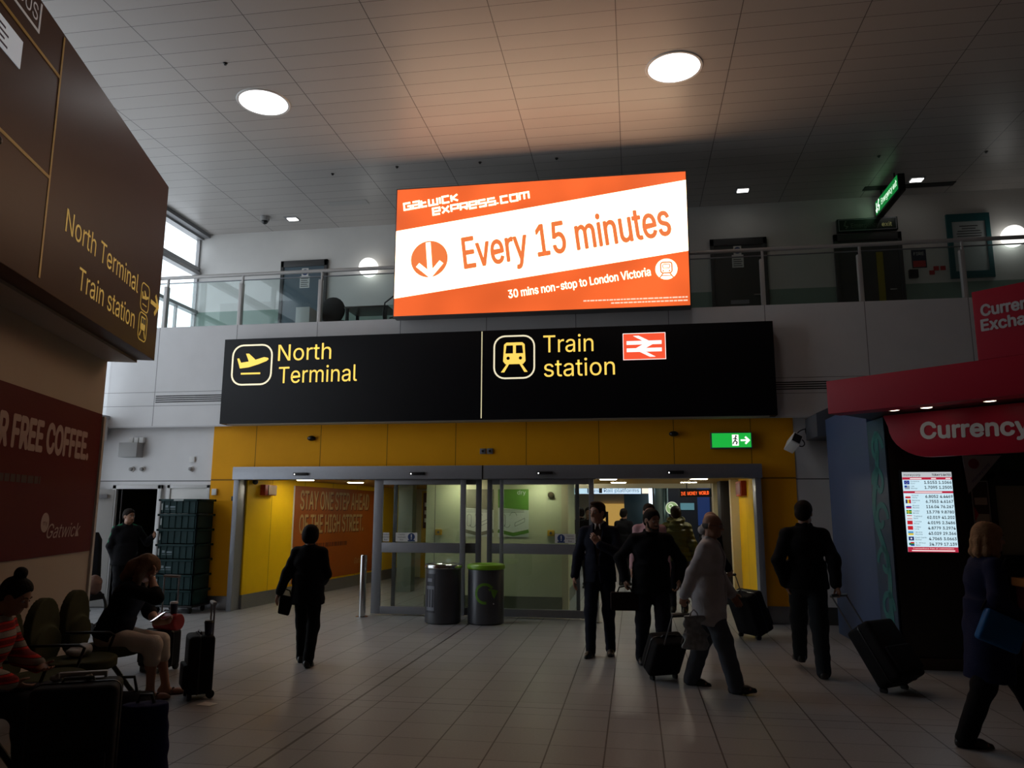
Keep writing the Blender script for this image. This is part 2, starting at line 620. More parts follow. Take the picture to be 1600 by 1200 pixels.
for x, y, lb in sp:
    if t is None:
        t = empty('sprinkler', (x, y, ZC), lb, 'sprinkler', 'ceiling sprinklers')
        obj('body', B().lathe([(.03, 0), (.028, -.008), (.010, -.012), (.010, -.022), (.018, -.024), (.018, -.027), (0, -.027)], (x, y, ZC), 16), m_black, t, smooth=True)
    else:
        dup(t, (x, y, ZC), lb)

# ------------------------------------------------------------------ the balcony
bal = empty('balustrade', (-1.7, 12.55, 4.98), 'long glass balustrade with pale round handrail along the balcony edge', 'railing')
posts = [-8.54, -7.04, -5.5, -3.97, -2.45, -.92, .65, 2.18, 3.70, 5.24, 6.78, 8.3]
obj('handrail', B().tube([(-9.3, 12.55, 5.97), (12.9, 12.55, 5.97)], .034, 14), m_rail, bal, smooth=True)
for x in posts:
    obj('post', B().box(x - .045, x + .02, 12.51, 12.6, 4.9, 5.8).box(x - .012, x + .022, 12.53, 12.57, 5.8, 5.945), m_rail, bal, bevel=.004)
for x0, x1 in zip(posts[:-1], posts[1:]):
    obj('glass_panel', B().box(x0 + .03, x1 - .055, 12.55, 12.562, 4.99, 5.86), m_rail_glass, bal)
obj('glass_panel', B().box(-9.3, -8.6, 12.55, 12.562, 4.99, 5.86), m_rail_glass, bal)
obj('clip_rail', B().box(-9.3, 8.3, 12.54, 12.575, 5.86, 5.872), m_alu, bal)


def balcony_door(name, x0, x1, col, ztop=7.02):
    t = empty(name, ((x0 + x1) / 2, 14.88, 4.87), kind='structure')
    fw = .07
    obj('door_frame', B().box(x0, x0 + fw, 14.84, 14.9, 4.87, ztop).box(x1 - fw, x1, 14.84, 14.9, 4.87, ztop).box(x0, x1, 14.84, 14.9, ztop - .14, ztop), mat('dark_door_frame', (.05, .05, .052), .5), t, bevel=.004)
    obj('door_leaf', B().box(x0 + fw, x1 - fw, 14.86, 14.9, 4.87, ztop - .14), col, t)
    obj('door_handle', B().tube([(x1 - fw - .1, 14.86, 5.85), (x1 - fw - .1, 14.82, 5.85), (x1 - fw - .22, 14.82, 5.85)], .012, 8), m_steel, t, smooth=True)
    return t


m_doorblue = mat('blue_grey_door', (.075, .115, .145), .35)
m_doordark = mat('dark_grey_door', (.05, .055, .055), .4)
balcony_door('door_3', -7.46, -6.40, m_doorblue)
balcony_door('door_4', 1.60, 2.68, m_doordark)
d5 = balcony_door('door_5', 3.93, 5.16, m_doordark, 6.99)
obj('vision_panel', B().box(4.68, 4.80, 14.85, 14.862, 4.95, 6.6), mat('yellow_pane', (.32, .26, .03), .2), d5)
m_blue_sign = mat('blue_print', (.02, .05, .16), .5)
m_notice = mat('notice_white', (.68, .68, .66), .6)
m_ink = mat('black_ink', (.02, .02, .02), .6)
m_red_print = mat('red_print', (.5, .03, .03), .5)


def door_notice(x, zc, label):
    T = plane((x, 14.858, zc), (1, 0, 0))
    t = empty('door_notice', (x, 14.858, zc), label, 'notice', 'fire door notices')
    obj('sheet', B().rect(T, -.11, -.16, .11, .10, 0, .004).rect(T, -.075, .10, .075, .28, 0, .004), m_notice, t)
    obj('symbol', B().disc(T, 0, .19, .068, .004, .006), m_blue_sign, t)
    b = B()
    for k in range(5):
        b.rect(T, -.085, -.13 + .042 * k, .085 - .02 * (k % 2), -.115 + .042 * k, .004, .006)
    obj('print', b, m_ink, t)


door_notice(-6.90, 6.56, 'white notice with blue disc on the left balcony door')
door_notice(2.12, 6.58, 'white notice with blue disc on the balcony door right of the billboard')
obj('kick_plate', B().box(1.95, 2.3, 14.852, 14.86, 5.68, 5.76), m_alu, at0=False, label='small metal letter plate low on the balcony door right of the billboard', cat='plate')

# globe wall lamps
m_globe = mat('globe_glow', (1, 1, 1), .4, emit=1.5, ecol=(1, .98, .92))


def globe(x, z, label):
    t = empty('globe_lamp', (x, 14.9, z), label, 'wall lamp', 'globe wall lamps')
    obj('backplate', B().lathe([(.1, 0), (.1, -.03), (.05, -.05)], (x, 14.9, z), 24, 'y'), m_white_plastic, t, smooth=True)
    bb = B().sphere((x, 14.72, z), .205, 28)
    obj('globe', bb, m_globe, t, smooth=True)


globe(-5.42, 6.74, 'round white globe lamp on the wall left of the orange billboard')
globe(7.05, 6.74, 'round white globe lamp on the wall at the far right of the balcony')

# emergency exit box above the right-hand balcony door
T = plane((4.55, 14.80, 7.14), (1, 0, 0))
t = empty('emergency_exit_sign', (4.55, 14.80, 7.05), 'unlit dark box sign over the balcony emergency door', 'sign')
obj('box', B().box(4.0, 5.1, 14.80, 14.9, 7.02, 7.28), mat('dark_sign_green', (.012, .03, .02), .4), t, bevel=.006)
obj('border', B().strip(T, [(-.52, -.10), (.52, -.10), (.52, .12), (-.52, .12)], .012, .001, .004, True), m_alu, t)
m_dim_letter = mat('dim_sign_letter', (.10, .14, .10), .5)
m_lit_letter = mat('lit_sign_letter', (.3, .32, .15), .5, emit=.12, ecol=(.8, .8, .3))
bl = letters(B(), 'Emergency', T, (-.30, -.045), (.21, -.045), .085)
bl.strip(T, [(-.40, .07), (-.42, 0), (-.36, -.02), (-.40, -.06)], .02).disc(T, -.39, .085, .015)
obj('lettering', bl, m_dim_letter, t)
text('lettering', 'exit', T, (.26, -.045), (.44, -.045), .085, m_lit_letter, t)

# hanging green emergency exit sign, seen edge-on
hx = 4.78
t = empty('hanging_exit_sign', (hx, 14.4, 7.74), 'green lit emergency exit sign hanging end-on from the ceiling', 'sign')
obj('box', B().box(hx - .05, hx + .07, 13.55, 14.95 - .12, 7.28, 7.60), m_black, t, bevel=.01)
T = plane((hx - .05, 14.83, 7.30), (0, -1, 0))
obj('face', B().rect(T, .02, .02, 1.26, .28, .001, .006), mat('exit_green_glow', (.01, .2, .05), .4, emit=.55, ecol=(.01, .32, .06)), t)
bl = letters(B(), 'Emergency exit', T, (.36, .10), (1.22, .10), .12, .008)
bl.strip(T, [(.22, .24), (.17, .16), (.25, .13), (.2, .05)], .035, .006, .009).disc(T, .23, .25, .022, .006, .009)
bl.strip(T, [(.09, .24), (.09, .06)], .03, .006, .009).strip(T, [(.04, .12), (.09, .06), (.14, .12)], .03, .006, .009)
obj('lettering', bl, mat('exit_letter_glow', (.8, 1, .85), .5, emit=1.3, ecol=(.85, 1, .85)), t)
obj('bracket', B().tube([(hx, 13.85, 7.60), (hx, 13.85, 7.74)], .015, 8).tube([(hx, 14.6, 7.60), (hx, 14.6, 7.74)], .015, 8), m_black, t)

# teal framed notice board, small posters and red stickers
t = empty('notice_board', (6.36, 14.86, 6.1), 'tall notice board with teal frame on the balcony wall', 'notice board')
obj('frame', B().box(5.98, 6.74, 14.85, 14.9, 6.02, 6.15).box(5.98, 6.74, 14.85, 14.9, 7.13, 7.28).box(5.98, 6.07, 14.85, 14.9, 6.15, 7.13).box(6.66, 6.74, 14.85, 14.9, 6.15, 7.13), mat('teal_paint', (.015, .10, .11), .4), t)
obj('sheet', B().box(6.07, 6.66, 14.87, 14.895, 6.15, 7.13), mat('pale_sheet', (.42, .46, .46), .4), t)
T = plane((6.365, 14.868, 6.95), (1, 0, 0))
b = B()
for k in range(7):
    w_ = (.16, .12, .2, .22, .21, .22, .18)[k]
    b.rect(T, -w_, .08 - .05 * k, w_, .095 - .05 * k, 0, .003)
obj('print', b, m_ink, t)
T = plane((5.45, 14.888, 6.43), (1, 0, 0))
t = empty('wall_poster', (5.45, 14.89, 6.3), 'small dark poster with red foot on the balcony wall beside the exit door', 'poster')
obj('sheet', B().rect(T, -.13, -.17, .13, .19, 0, .006), mat('poster_navy', (.02, .025, .05), .4), t)
obj('print', B().rect(T, -.11, -.15, .11, -.03, .006, .009), m_red_print, t)
text('lettering', 'FIRE', T, (-.09, .08), (.09, .08), .06, m_notice, t, z=.009)
obj('call_point', B().box(5.24, 5.40, 14.82, 14.9, 6.06, 6.22), m_black, bevel=.01, label='small dark box on the balcony wall under the navy poster', cat='box')
for k, (x, z) in enumerate(((5.66, 6.16), (5.74, 6.24), (5.86, 6.24))):
    obj('red_sticker', B().box(x - .045, x + .045, 14.885, 14.9, z - .04, z + .04), m_red_print,
        label=('red sticker on the balcony wall, lowest and leftmost of three', 'red sticker on the balcony wall, middle one of three', 'red sticker on the balcony wall nearest the teal notice board')[k], cat='sticker', group='red stickers on the balcony wall')

# office chair, desk and box behind the balustrade
t = empty('office_chair', (-5.75, 13.7, 4.87), 'dark round-backed office chair behind the balustrade left of the billboard', 'chair')
obj('backrest', B().sphere((-5.72, 13.62, 5.52), (.26, .07, .27)), m_black_matte, t, smooth=True)
obj('seat', B().lathe([(.0, 5.27), (.22, 5.27), (.25, 5.31), (.22, 5.36), (0, 5.37)], (-5.72, 13.9, 0), 24), m_black_matte, t, smooth=True)
obj('stem', B().tube([(-5.72, 13.9, 4.98), (-5.72, 13.9, 5.28)], .03), m_black, t)
for k in range(5):
    a = 2 * PI * k / 5
    obj('leg', B().tube([(-5.72, 13.9, 4.98), (-5.72 + .28 * math.cos(a), 13.9 + .28 * math.sin(a), 4.91)], .022, 8), m_black, t)
t = empty('desk', (-5.0, 13.6, 4.87), 'low dark desk with sloping top behind the balustrade', 'desk')
obj('desktop', B().box(-5.36, -4.5, 13.3, 13.95, 5.47, 5.5), mat('dark_wood', (.03, .025, .02), .3), t, bevel=.006)
for x in (-5.31, -4.55):
    for y in (13.35, 13.9):
        obj('leg', B().box(x - .025, x + .025, y - .025, y + .025, 4.87, 5.47), m_black, t)
obj('rim', B().box(-5.36, -4.5, 13.92, 13.95, 5.5, 5.56), m_alu, t)
obj('filing_cabinet', B().box(-6.28, -6.0, 13.2, 13.6, 4.87, 5.50), m_white_plastic, bevel=.01, label='small white cabinet beside the dark balcony office chair', cat='cabinet')
obj('cable', B().tube([(-4.5, 13.25, 4.885), (-4.55, 13.2, 5.3), (-4.5, 13.15, 5.5), (-4.3, 13.1, 5.62), (-4.1, 13.1, 5.6), (-4.0, 13.1, 5.4), (-4.1, 13.1, 5.25), (-4.4, 13.15, 5.2)], .015, 8), m_black, smooth=True,
    label='black looped cable on the balcony beside the billboard', cat='cable')

# ------------------------------------------------------------------ billboard
def glow(name, ecol, strength, var=.0):
    m = mat(name, tuple(min(.8, c * .6) for c in ecol), .35, emit=strength, ecol=ecol)
    if var:
        nt = m.node_tree
        p = nt.nodes['Principled BSDF']
        tc = nt.nodes.new('ShaderNodeTexCoord')
        n = nt.nodes.new('ShaderNodeTexNoise')
        n.inputs['Scale'].default_value = .9
        n.inputs['Detail'].default_value = 1
        nt.links.new(tc.outputs['Object'], n.inputs['Vector'])
        r = nt.nodes.new('ShaderNodeMapRange')
        r.inputs[1].default_value, r.inputs[2].default_value = .3, .7
        r.inputs[3].default_value, r.inputs[4].default_value = strength * (1 - var), strength * (1 + var)
        nt.links.new(n.outputs['Fac'], r.inputs[0])
        nt.links.new(r.outputs[0], p.inputs['Emission Strength'])
    return m


m_or = glow('orange_lightbox', (.85, .130, .028), 1.0, .22)
m_or2 = glow('orange_print_lit', (.86, .20, .055), .95)
m_wb = glow('white_lightbox', (1., .71, .45), 4.1)
t = empty('billboard', (-1.51, 12.2, 4.94), 'large backlit orange and white train advertising billboard over the black sign', 'billboard')
obj('casing', B().box(-4.0, .98, 12.11, 12.34, 4.93, 7.25), mat('casing_grey', (.12, .12, .12), .4, .4), t, bevel=.006)
obj('bracket', B().box(-3.6, -3.5, 12.34, 12.6, 5.0, 5.08).box(.5, .6, 12.34, 12.6, 5.0, 5.08).box(-3.6, -3.5, 12.34, 12.6, 5.9, 6.0).box(.5, .6, 12.34, 12.6, 5.9, 6.0), m_alu, t)
T = plane((0, 12.11, 0), (1, 0, 0))
obj('orange_face', B().rect(T, -3.98, 4.95, .96, 7.23, .0, .004), m_or, t)
obj('white_band', B().poly(T, [(-3.98, 5.26), (.96, 5.86), (.96, 7.08), (-3.98, 6.47)], .003, .008), m_wb, t)
SG = {'G': (1, [[(1, 1), (0, 1), (0, 0), (1, 0), (1, .5), (.5, .5)]]), 'a': (1, [[(0, 1), (1, 1), (1, 0), (0, 0), (0, .5), (1, .5)]]),
      't': (.8, [[(0, 1), (0, 0), (1, 0)], [(0, .62), (.9, .62)]]), 'W': (1.3, [[(0, 1), (0, 0), (1, 0), (1, 1)], [(.5, 0), (.5, .9)]]),
      'I': (.12, [[(.5, 0), (.5, 1)]]), 'C': (1, [[(1, 1), (0, 1), (0, 0), (1, 0)]]), 'K': (.95, [[(0, 0), (0, 1)], [(1, 1), (.1, .5), (1, 0)]]),
      'e': (1, [[(1, 0), (0, 0), (0, 1), (1, 1), (1, .5), (0, .5)]]), 'X': (1, [[(0, 0), (1, 1)], [(0, 1), (1, 0)]]),
      'P': (1, [[(0, 0), (0, 1), (1, 1), (1, .4), (.1, .4)]]), 'R': (1, [[(0, 0), (0, 1), (1, 1), (1, .4), (.1, .4)], [(.5, .4), (1, 0)]]),
      'S': (1, [[(1, 1), (0, 1), (0, .5), (1, .5), (1, 0), (0, 0)]]), '.': (.15, [[(0, 0), (0, .16)]]),
      'O': (1, [[(0, 0), (0, 1), (1, 1), (1, 0), (0, 0)]]), 'M': (1.3, [[(0, 0), (0, 1), (1, 1), (1, 0)], [(.5, 0), (.5, 1)]])}


def techno(b, T, s, p0, p1, h, w):
    tot = sum(SG[c][0] for c in s) + .36 * (len(s) - 1)
    p0, p1 = Vector(p0), Vector(p1)
    d = p1 - p0
    k = d.length / tot
    d.normalize()
    e = Vector((-d.y, d.x))
    x = 0
    for c in s:
        wd, st = SG[c]
        for pl in st:
            q = [p0 + d * ((x + a * wd) * k) + e * (y * h) for a, y in pl]
            b.strip(T, [tuple(v) for v in q], w, .009, .014)
        x += wd + .36
    return b


bt = techno(B(), T, 'GatWICK', (-3.84, 6.85), (-2.89, 6.965), .115, .03)
techno(bt, T, 'eXPReSS.COM', (-3.32, 6.73), (-1.65, 6.925), .115, .03)
obj('lettering', bt, m_wb, t)
text('lettering', 'Every 15 minutes', T, (-2.75, 5.735), (.70, 6.155), .545, m_or2, t, .011, bold=.012)
text('lettering', '30 mins non-stop to London Victoria', T, (-1.99, 5.185), (.35, 5.47), .135, m_wb, t, .011, bold=.012)
b = B()
for (x0, x1, z) in ((-.75, .93, 5.075), (-.3, .92, 5.02)):
    x = x0
    while x < x1:
        w_ = random.uniform(.03, .09)
        b.rect(T, x, z, min(x + w_, x1), z + .022, .005, .008)
        x += w_ + .012
obj('small_print', b, glow('small_print_white', (1, .8, .6), .9), t)
obj('arrow_disc', B().disc(T, -3.375, 5.935, .325, .009, .012, 56), m_or2, t)
b = B()
ax = Vector((.055, -.63)).normalized()
an = Vector((-ax.y, ax.x))
c0 = Vector((-3.375, 5.935))
b.strip(T, [tuple(c0 - ax * .30), tuple(c0 + ax * .22)], .085, .013, .016)
tip = c0 + ax * .29
b.strip(T, [tuple(tip - ax * .21 - an * .21), tuple(tip), tuple(tip - ax * .21 + an * .21)], .085, .013, .016)
obj('arrow', b, m_wb, t)
obj('train_disc', B().disc(T, .60, 5.565, .175, .009, .012, 48), m_wb, t)
b = B()
b.strip(T, rrect(.51, 5.5, .69, 5.68, .04), .022, .013, .016, True).strip(T, rrect(.545, 5.58, .655, 5.65, .02), .014, .013, .016, True)
b.disc(T, .55, 5.535, .014, .013, .016, 12).disc(T, .65, 5.535, .014, .013, .016, 12)
b.strip(T, [(.55, 5.5), (.49, 5.42)], .02, .013, .016).strip(T, [(.65, 5.5), (.71, 5.42)], .02, .013, .016).strip(T, [(.52, 5.455), (.68, 5.455)], .014, .013, .016)
obj('train_symbol', b, m_or2, t)

# ------------------------------------------------------------------ the black direction sign
t = empty('direction_sign', (-2.43, 12.25, 3.14), 'long black hanging sign to the terminal and the train station', 'sign')
m_signblack = mat('sign_black_gloss', (.005, .005, .007), .45, noise=.2, nscale=1.5, spec=.2)
obj('box', B().box(-7.08, 2.22, 12.15, 12.395, 3.155, 4.655), m_signblack, t, bevel=.008)
obj('bottom_trim', B().box(-6.95, 2.1, 12.17, 12.39, 3.14, 3.155), mat('sign_underside', (.35, .34, .3), .5), t)
T = plane((0, 12.15, 0), (1, 0, 0))
obj('divider', B().rect(T, -2.458, 3.18, -2.442, 4.64, 0, .006), mat('divider_glow', (.9, .85, .6), .5, emit=.5, ecol=(1., .88, .5)), t)
obj('pictogram_frame', B().strip(T, rrect(-6.905, 3.835, -6.175, 4.535, .19), .028, .002, .006, True), m_letter_c, t)
b = B()
b.poly(T, [(-6.82, 4.30), (-6.785, 4.305), (-6.745, 4.225), (-6.60, 4.245), (-6.66, 4.385), (-6.605, 4.385), (-6.475, 4.272), (-6.32, 4.315), (-6.245, 4.30), (-6.235, 4.275), (-6.27, 4.245), (-6.42, 4.19), (-6.60, 4.14), (-6.76, 4.125)], .002, .006)
b.rect(T, -6.735, 4.015, -6.375, 4.045, .002, .006)
obj('plane_symbol', b, m_letter_y, t)
obj('lettering', letters(letters(B(), 'North', T, (-6.06, 4.24), (-5.09, 4.25), .285), 'Terminal', T, (-6.03, 3.845), (-4.61, 3.855), .285), m_letter_y, t)
obj('pictogram_frame', B().strip(T, rrect(-2.24, 3.835, -1.57, 4.545, .18), .026, .002, .006, True), m_letter_c, t)
b = B()
b.poly(T, [(-2.09, 4.12), (-2.05, 4.07), (-1.755, 4.07), (-1.715, 4.12), (-1.73, 4.40), (-1.77, 4.435), (-2.035, 4.435), (-2.075, 4.40)], .002, .006)
b.poly(T, [(-2.03, 4.07), (-1.99, 4.07), (-2.07, 3.935), (-2.125, 3.935)], .002, .006).poly(T, [(-1.815, 4.07), (-1.775, 4.07), (-1.68, 3.935), (-1.735, 3.935)], .002, .006)
obj('train_symbol', b, m_letter_y, t)
b = B()
b.poly(T, [(-2.05, 4.25), (-1.925, 4.25), (-1.925, 4.385), (-2.035, 4.385)], .007, .009).poly(T, [(-1.875, 4.25), (-1.755, 4.25), (-1.77, 4.385), (-1.875, 4.385)], .007, .009)
b.disc(T, -2.005, 4.17, .028, .007, .009, 16).disc(T, -1.80, 4.17, .028, .007, .009, 16)
obj('train_windows', b, m_black, t)
obj('lettering', letters(letters(B(), 'Train', T, (-1.42, 4.25), (-.60, 4.25), .285), 'station', T, (-1.41, 3.845), (-.26, 3.855), .285), m_letter_y, t)
obj('rail_plate', B().rect(T, -.125, 4.085, .555, 4.525, .002, .005), glow('rail_red', (.9, .09, .035), 1.0), t)
b = B()   # the double arrow, drawn on the plate
for (x0, z0, x1, z1) in ((-.065, 4.335, .49, 4.395), (-.065, 4.215, .49, 4.275)):
    b.rect(T, x0, z0, x1, z1, .006, .009)
b.poly(T, [(.04, 4.48), (.13, 4.48), (.345, 4.365), (.12, 4.245), (.03, 4.245), (.245, 4.365)], .006, .0095)
b.poly(T, [(.39, 4.13), (.30, 4.13), (.085, 4.245), (.31, 4.365), (.40, 4.365), (.185, 4.245)], .006, .0095)
b.strip(T, [(-.12, 4.09), (.55, 4.09), (.55, 4.52), (-.12, 4.52)], .008, .006, .008, True)
obj('double_arrow', b, m_letter_w, t)

# ------------------------------------------------------------------ automatic sliding doors
ds = empty('door_1', (-2.43, 12.42, 0), kind='structure')
obj('header', B().box(-6.86, 1.97, 12.30, 12.6, 2.2, 2.42), m_alu, ds, bevel=.012)
obj('header_seam', B().box(-2.46, -2.44, 12.296, 12.302, 2.2, 2.42), m_black, ds)
obj('jamb', B().box(-6.84, -6.75, 12.33, 12.62, 0, 2.2), m_alu, ds, bevel=.004)
obj('jamb', B().box(1.86, 1.95, 12.33, 12.62, 0, 2.2), m_alu, ds, bevel=.004)
for x in (-5.60, -3.55, -1.42, .65):
    s_ = obj('sensor', B().box(x - .13, x + .13, 12.255, 12.30, 2.265, 2.315), m_black, ds, bevel=.012)
    obj('indicator', B().sphere((x - .10, 12.255, 2.285), .012, 10), mat('sensor_glow', (1, 1, 1), .5, emit=1.5), s_)


def leaf(x0, x1, y, ws0, ws1, kind):
    t = obj(kind, B().box(x0, x0 + ws0, y - .022, y + .022, .02, 2.19).box(x1 - ws1, x1, y - .022, y + .022, .02, 2.19)
            .box(x0 + ws0, x1 - ws1, y - .022, y + .022, .02, .14).box(x0 + ws0, x1 - ws1, y - .022, y + .022, 1.0, 1.16).box(x0 + ws0, x1 - ws1, y - .022, y + .022, 2.11, 2.19),
            m_alu if kind == 'sliding_leaf' else m_alu_dark, ds, bevel=.003)
    obj('pane', B().box(x0 + ws0, x1 - ws1, y - .005, y + .005, .14, 1.0).box(x0 + ws0, x1 - ws1, y - .005, y + .005, 1.16, 2.11), m_glass, t)
    return t


def sticker(par, x0, x1, y, flip):
    T = plane(((x0 + x1) / 2, y, 1.25), (1, 0, 0))
    w_ = (x1 - x0) / 2
    k = -1 if flip else 1
    obj('sticker', B().rect(T, -w_, -.072, w_, .072, 0, .002), m_notice, par)
    if w_ > .12:
        obj('sticker_symbol', B().disc(T, k * (w_ - .10), .005, .06, .002, .003, 28).rect(T, min(k * (w_ - .16), k * (w_ - .04)), -.068, max(k * (w_ - .16), k * (w_ - .04)), -.045, .002, .003), m_blue_sign, par)
        obj('sticker_mark', B().rect(T, k * (w_ - .10) - .008, -.01, k * (w_ - .10) + .008, .045, .003, .004).disc(T, k * (w_ - .10), -.028, .009, .003, .004, 12), m_notice, par)
    cx = -k * .08 if w_ > .12 else 0
    bl = B()
    for i, s in enumerate(('Caution', 'Automatic', 'Door')):
        hw = (.055, .07, .03)[i]
        letters(bl, s, T, (cx - hw, .03 - .042 * i), (cx + hw, .03 - .042 * i), .024, .003)
    obj('sticker_lettering', bl, m_ink, par)


f1 = leaf(-3.99, -2.49, 12.45, .06, .09, 'fixed_leaf')
f2 = leaf(-2.39, -.88, 12.45, .08, .06, 'fixed_leaf')
l1 = leaf(-4.31, -2.74, 12.385, .155, .09, 'sliding_leaf')
l2 = leaf(-2.17, -.64, 12.385, .06, .08, 'sliding_leaf')
sticker(l1, -3.92, -3.55, 12.375, False)
sticker(l1, -4.14, -4.03, 12.375, False)
sticker(l2, -1.27, -.94, 12.375, True)
obj('inner_track', B().box(-4.4, -.6, 12.34, 12.48, 2.19, 2.215), m_alu_dark, ds)

# bollards by the doors
t = empty('bollard', (-4.36, 12.10, 0), 'polished steel bollard in front of the left glass doors', 'bollard', 'steel bollards by the doors')
obj('post', B().lathe([(.055, 0), (.055, .94), (.05, .97), (0, .975)], (-4.36, 12.10, 0), 28), m_steel, t, smooth=True)
obj('flange', B().lathe([(.10, 0), (.10, .008), (.055, .012)], (-4.36, 12.10, 0), 28), m_steel, t, smooth=True)
dup(t, (-.62, 12.12, 0), 'polished steel bollard half hidden behind the man with a hand on his chest')


# ------------------------------------------------------------------ litter bins
def bin_(x, y, name, label, lidm, kind):
    t = empty(name, (x, y, 0), label, 'bin')
    obj('body', B().lathe([(.27, .015), (.275, .02), (.275, .80), (.27, .81)], (x, y, 0), 56), mat('bin_charcoal', (.075, .078, .09), .32, .3, noise=.05), t, smooth=True)
    obj('foot', B().lathe([(.255, 0), (.255, .018)], (x, y, 0), 48), m_black, t)
    obj('lid', B().lathe([(.275, .80), (.292, .815), (.295, .84), (.285, .868), (.255, .882), (.21, .88), (.17, .86), (.165, .80)], (x, y, 0), 56), lidm, t, smooth=True)
    obj('opening', B().lathe([(.0, .845), (.168, .845), (.168, .835), (0, .835)], (x, y, 0), 40), m_black_matte, t)

    def C(a, z, h=0):   # wrapped on the drum: a = arc length from the side that faces the hall
        an = -PI / 2 + a / .275
        return Vector((x + (.2755 + h) * math.cos(an), y + (.2755 + h) * math.sin(an), z))

    def patch(b, a0, z0, a1, z1, h=.002, n=8):
        vs = []
        for i in range(n + 1):
            a = a0 + (a1 - a0) * i / n
            vs += [C(a, z0, h), C(a, z1, h)]
        b.add(vs, [(2 * i, 2 * i + 2, 2 * i + 3, 2 * i + 1) for i in range(n)])
        return b
    if kind == 'litter':
        dk = mat('bin_navy_print', (.008, .010, .022), .4)
        lt = mat('bin_grey_print', (.17, .18, .22), .4)
        obj('symbol_backing', patch(B(), -.25, .17, -.06, .74, .0015), dk, t)
        b = patch(B(), -.215, .62, -.115, .67, .003)
        patch(b, -.235, .20, -.07, .56, .003)
        obj('symbol', b, lt, t)
        b = B()
        for k in range(3):
            patch(b, -.225 + .055 * k, .25, -.19 + .055 * k, .51, .0045, 3)
        obj('symbol_bars', b, dk, t)
    else:
        gr = mat('recycle_green_print', (.11, .27, .02), .4)
        b = B()
        cx, cz, R, w_ = .035, .46, .135, .04
        n = 40
        vs = []
        for i in range(n + 1):
            a = math.radians(35) + math.radians(245) * i / n
            vs += [C(cx + (R - w_ / 2) * math.cos(a), cz + (R - w_ / 2) * math.sin(a), .003), C(cx + (R + w_ / 2) * math.cos(a), cz + (R + w_ / 2) * math.sin(a), .003)]
        b.add(vs, [(2 * i, 2 * i + 2, 2 * i + 3, 2 * i + 1) for i in range(n)])
        b.add([C(cx + .045, .535, .003), C(cx + .13, .52, .003), C(cx + .215, .50, .003), C(cx + .145, .385, .003)], [(0, 1, 3), (1, 2, 3)])
        obj('symbol', b, gr, t)
        obj('lock', B().sphere(C(.17, .31), .012, 10), m_steel, t)


bin_(-2.93, 11.72, 'litter_bin', 'charcoal round litter bin with silver rim and grey bin symbol', m_steel, 'litter')
bin_(-2.27, 11.76, 'recycling_bin', 'charcoal round recycling bin with green rim and green arrow', mat('lime_plastic', (.20, .42, .02), .35), 'recycle')

# ------------------------------------------------------------------ fittings on the yellow wall
t = None
for x, lb in ((-5.51, 'dark oval presence detector on the yellow wall left of centre'), (.65, 'dark oval presence detector on the yellow wall near the green exit sign')):
    obj('detector', B().sphere((x, 12.45, 2.915), (.075, .06, .045)), m_black, smooth=True, label=lb, cat='sensor', group='presence detectors')
t = empty('switch_box', (-2.42, 12.45, 2.6), 'pair of small metal key switches on the yellow wall above the doors', 'switch')
for dx in (-.06, .06):
    p_ = obj('plate', B().box(-2.42 + dx - .05, -2.42 + dx + .05, 12.455, 12.48, 2.62, 2.71), m_alu, t, bevel=.004)
    obj('key_knob', B().lathe([(.02, 0), (.018, -.02), (0, -.022)], (-2.42 + dx, 12.455, 2.665), 14, 'y'), m_black, p_)
t = empty('exit_sign', (1.54, 12.42, 2.67), 'green lit exit sign with running figure on the yellow wall', 'sign')
obj('box', B().box(1.22, 1.86, 12.40, 12.48, 2.665, 2.925), m_alu, t, bevel=.006)
T = plane((1.54, 12.40, 2.795), (1, 0, 0))
obj('face', B().rect(T, -.30, -.11, .30, .115, 0, .004), glow('exit_green', (.012, .42, .05), 1.0), t)
b = B().rect(T, .01, -.085, .11, .09, .004, .007)
b.strip(T, [(.14, 0), (.26, 0)], .028, .004, .007).strip(T, [(.21, .055), (.265, 0), (.21, -.055)], .03, .004, .007)
obj('door_and_arrow', b, glow('exit_white', (.95, 1, .95), 1.1), t)
b = B().disc(T, .07, .065, .014, .007, .009, 12).strip(T, [(.065, .05), (.055, -.005), (.085, -.03), (.07, -.065)], .018, .007, .009)
b.strip(T, [(.055, -.005), (.03, -.03), (.02, -.06)], .016, .007, .009).strip(T, [(.025, .02), (.06, .04), (.09, .01)], .012, .007, .009)
obj('running_figure', b, mat('exit_dark_green', (.005, .09, .02), .5), t)
# white security camera with its cable at the end of the yellow wall
t = empty('security_camera', (2.45, 12.3, 2.6), 'white boxy security camera on the wall right of the exit sign', 'camera')
rot = Matrix.Rotation(math.radians(28), 3, 'Y') @ Matrix.Rotation(math.radians(-25), 3, 'X')
Tc = lambda x, y, z: Vector((2.44, 12.22, 2.73)) + rot @ Vector((x, y, z))
obj('housing', B().box(-.075, .075, -.15, .15, -.09, .09, Tc), m_white_plastic, t, bevel=.01)
obj('lens', B().box(-.06, .06, -.157, -.15, -.07, .07, Tc), m_black, t)
obj('bracket', B().tube([(2.46, 12.3, 2.75), (2.5, 12.42, 2.82), (2.5, 12.49, 2.82)], .02), m_grey_plastic, t)
pts = []
for k in range(60):
    a = k / 59
    pts.append((2.5 + .38 * a + .10 * math.sin(a * 15), 12.44 - .03 * math.sin(a * 9), 2.82 + .34 * a + .10 * math.cos(a * 15) - .10))
obj('cable', B().tube(pts, .009, 6), m_black, smooth=True, label='black cable looping from the white camera up to the grey duct', cat='cable')
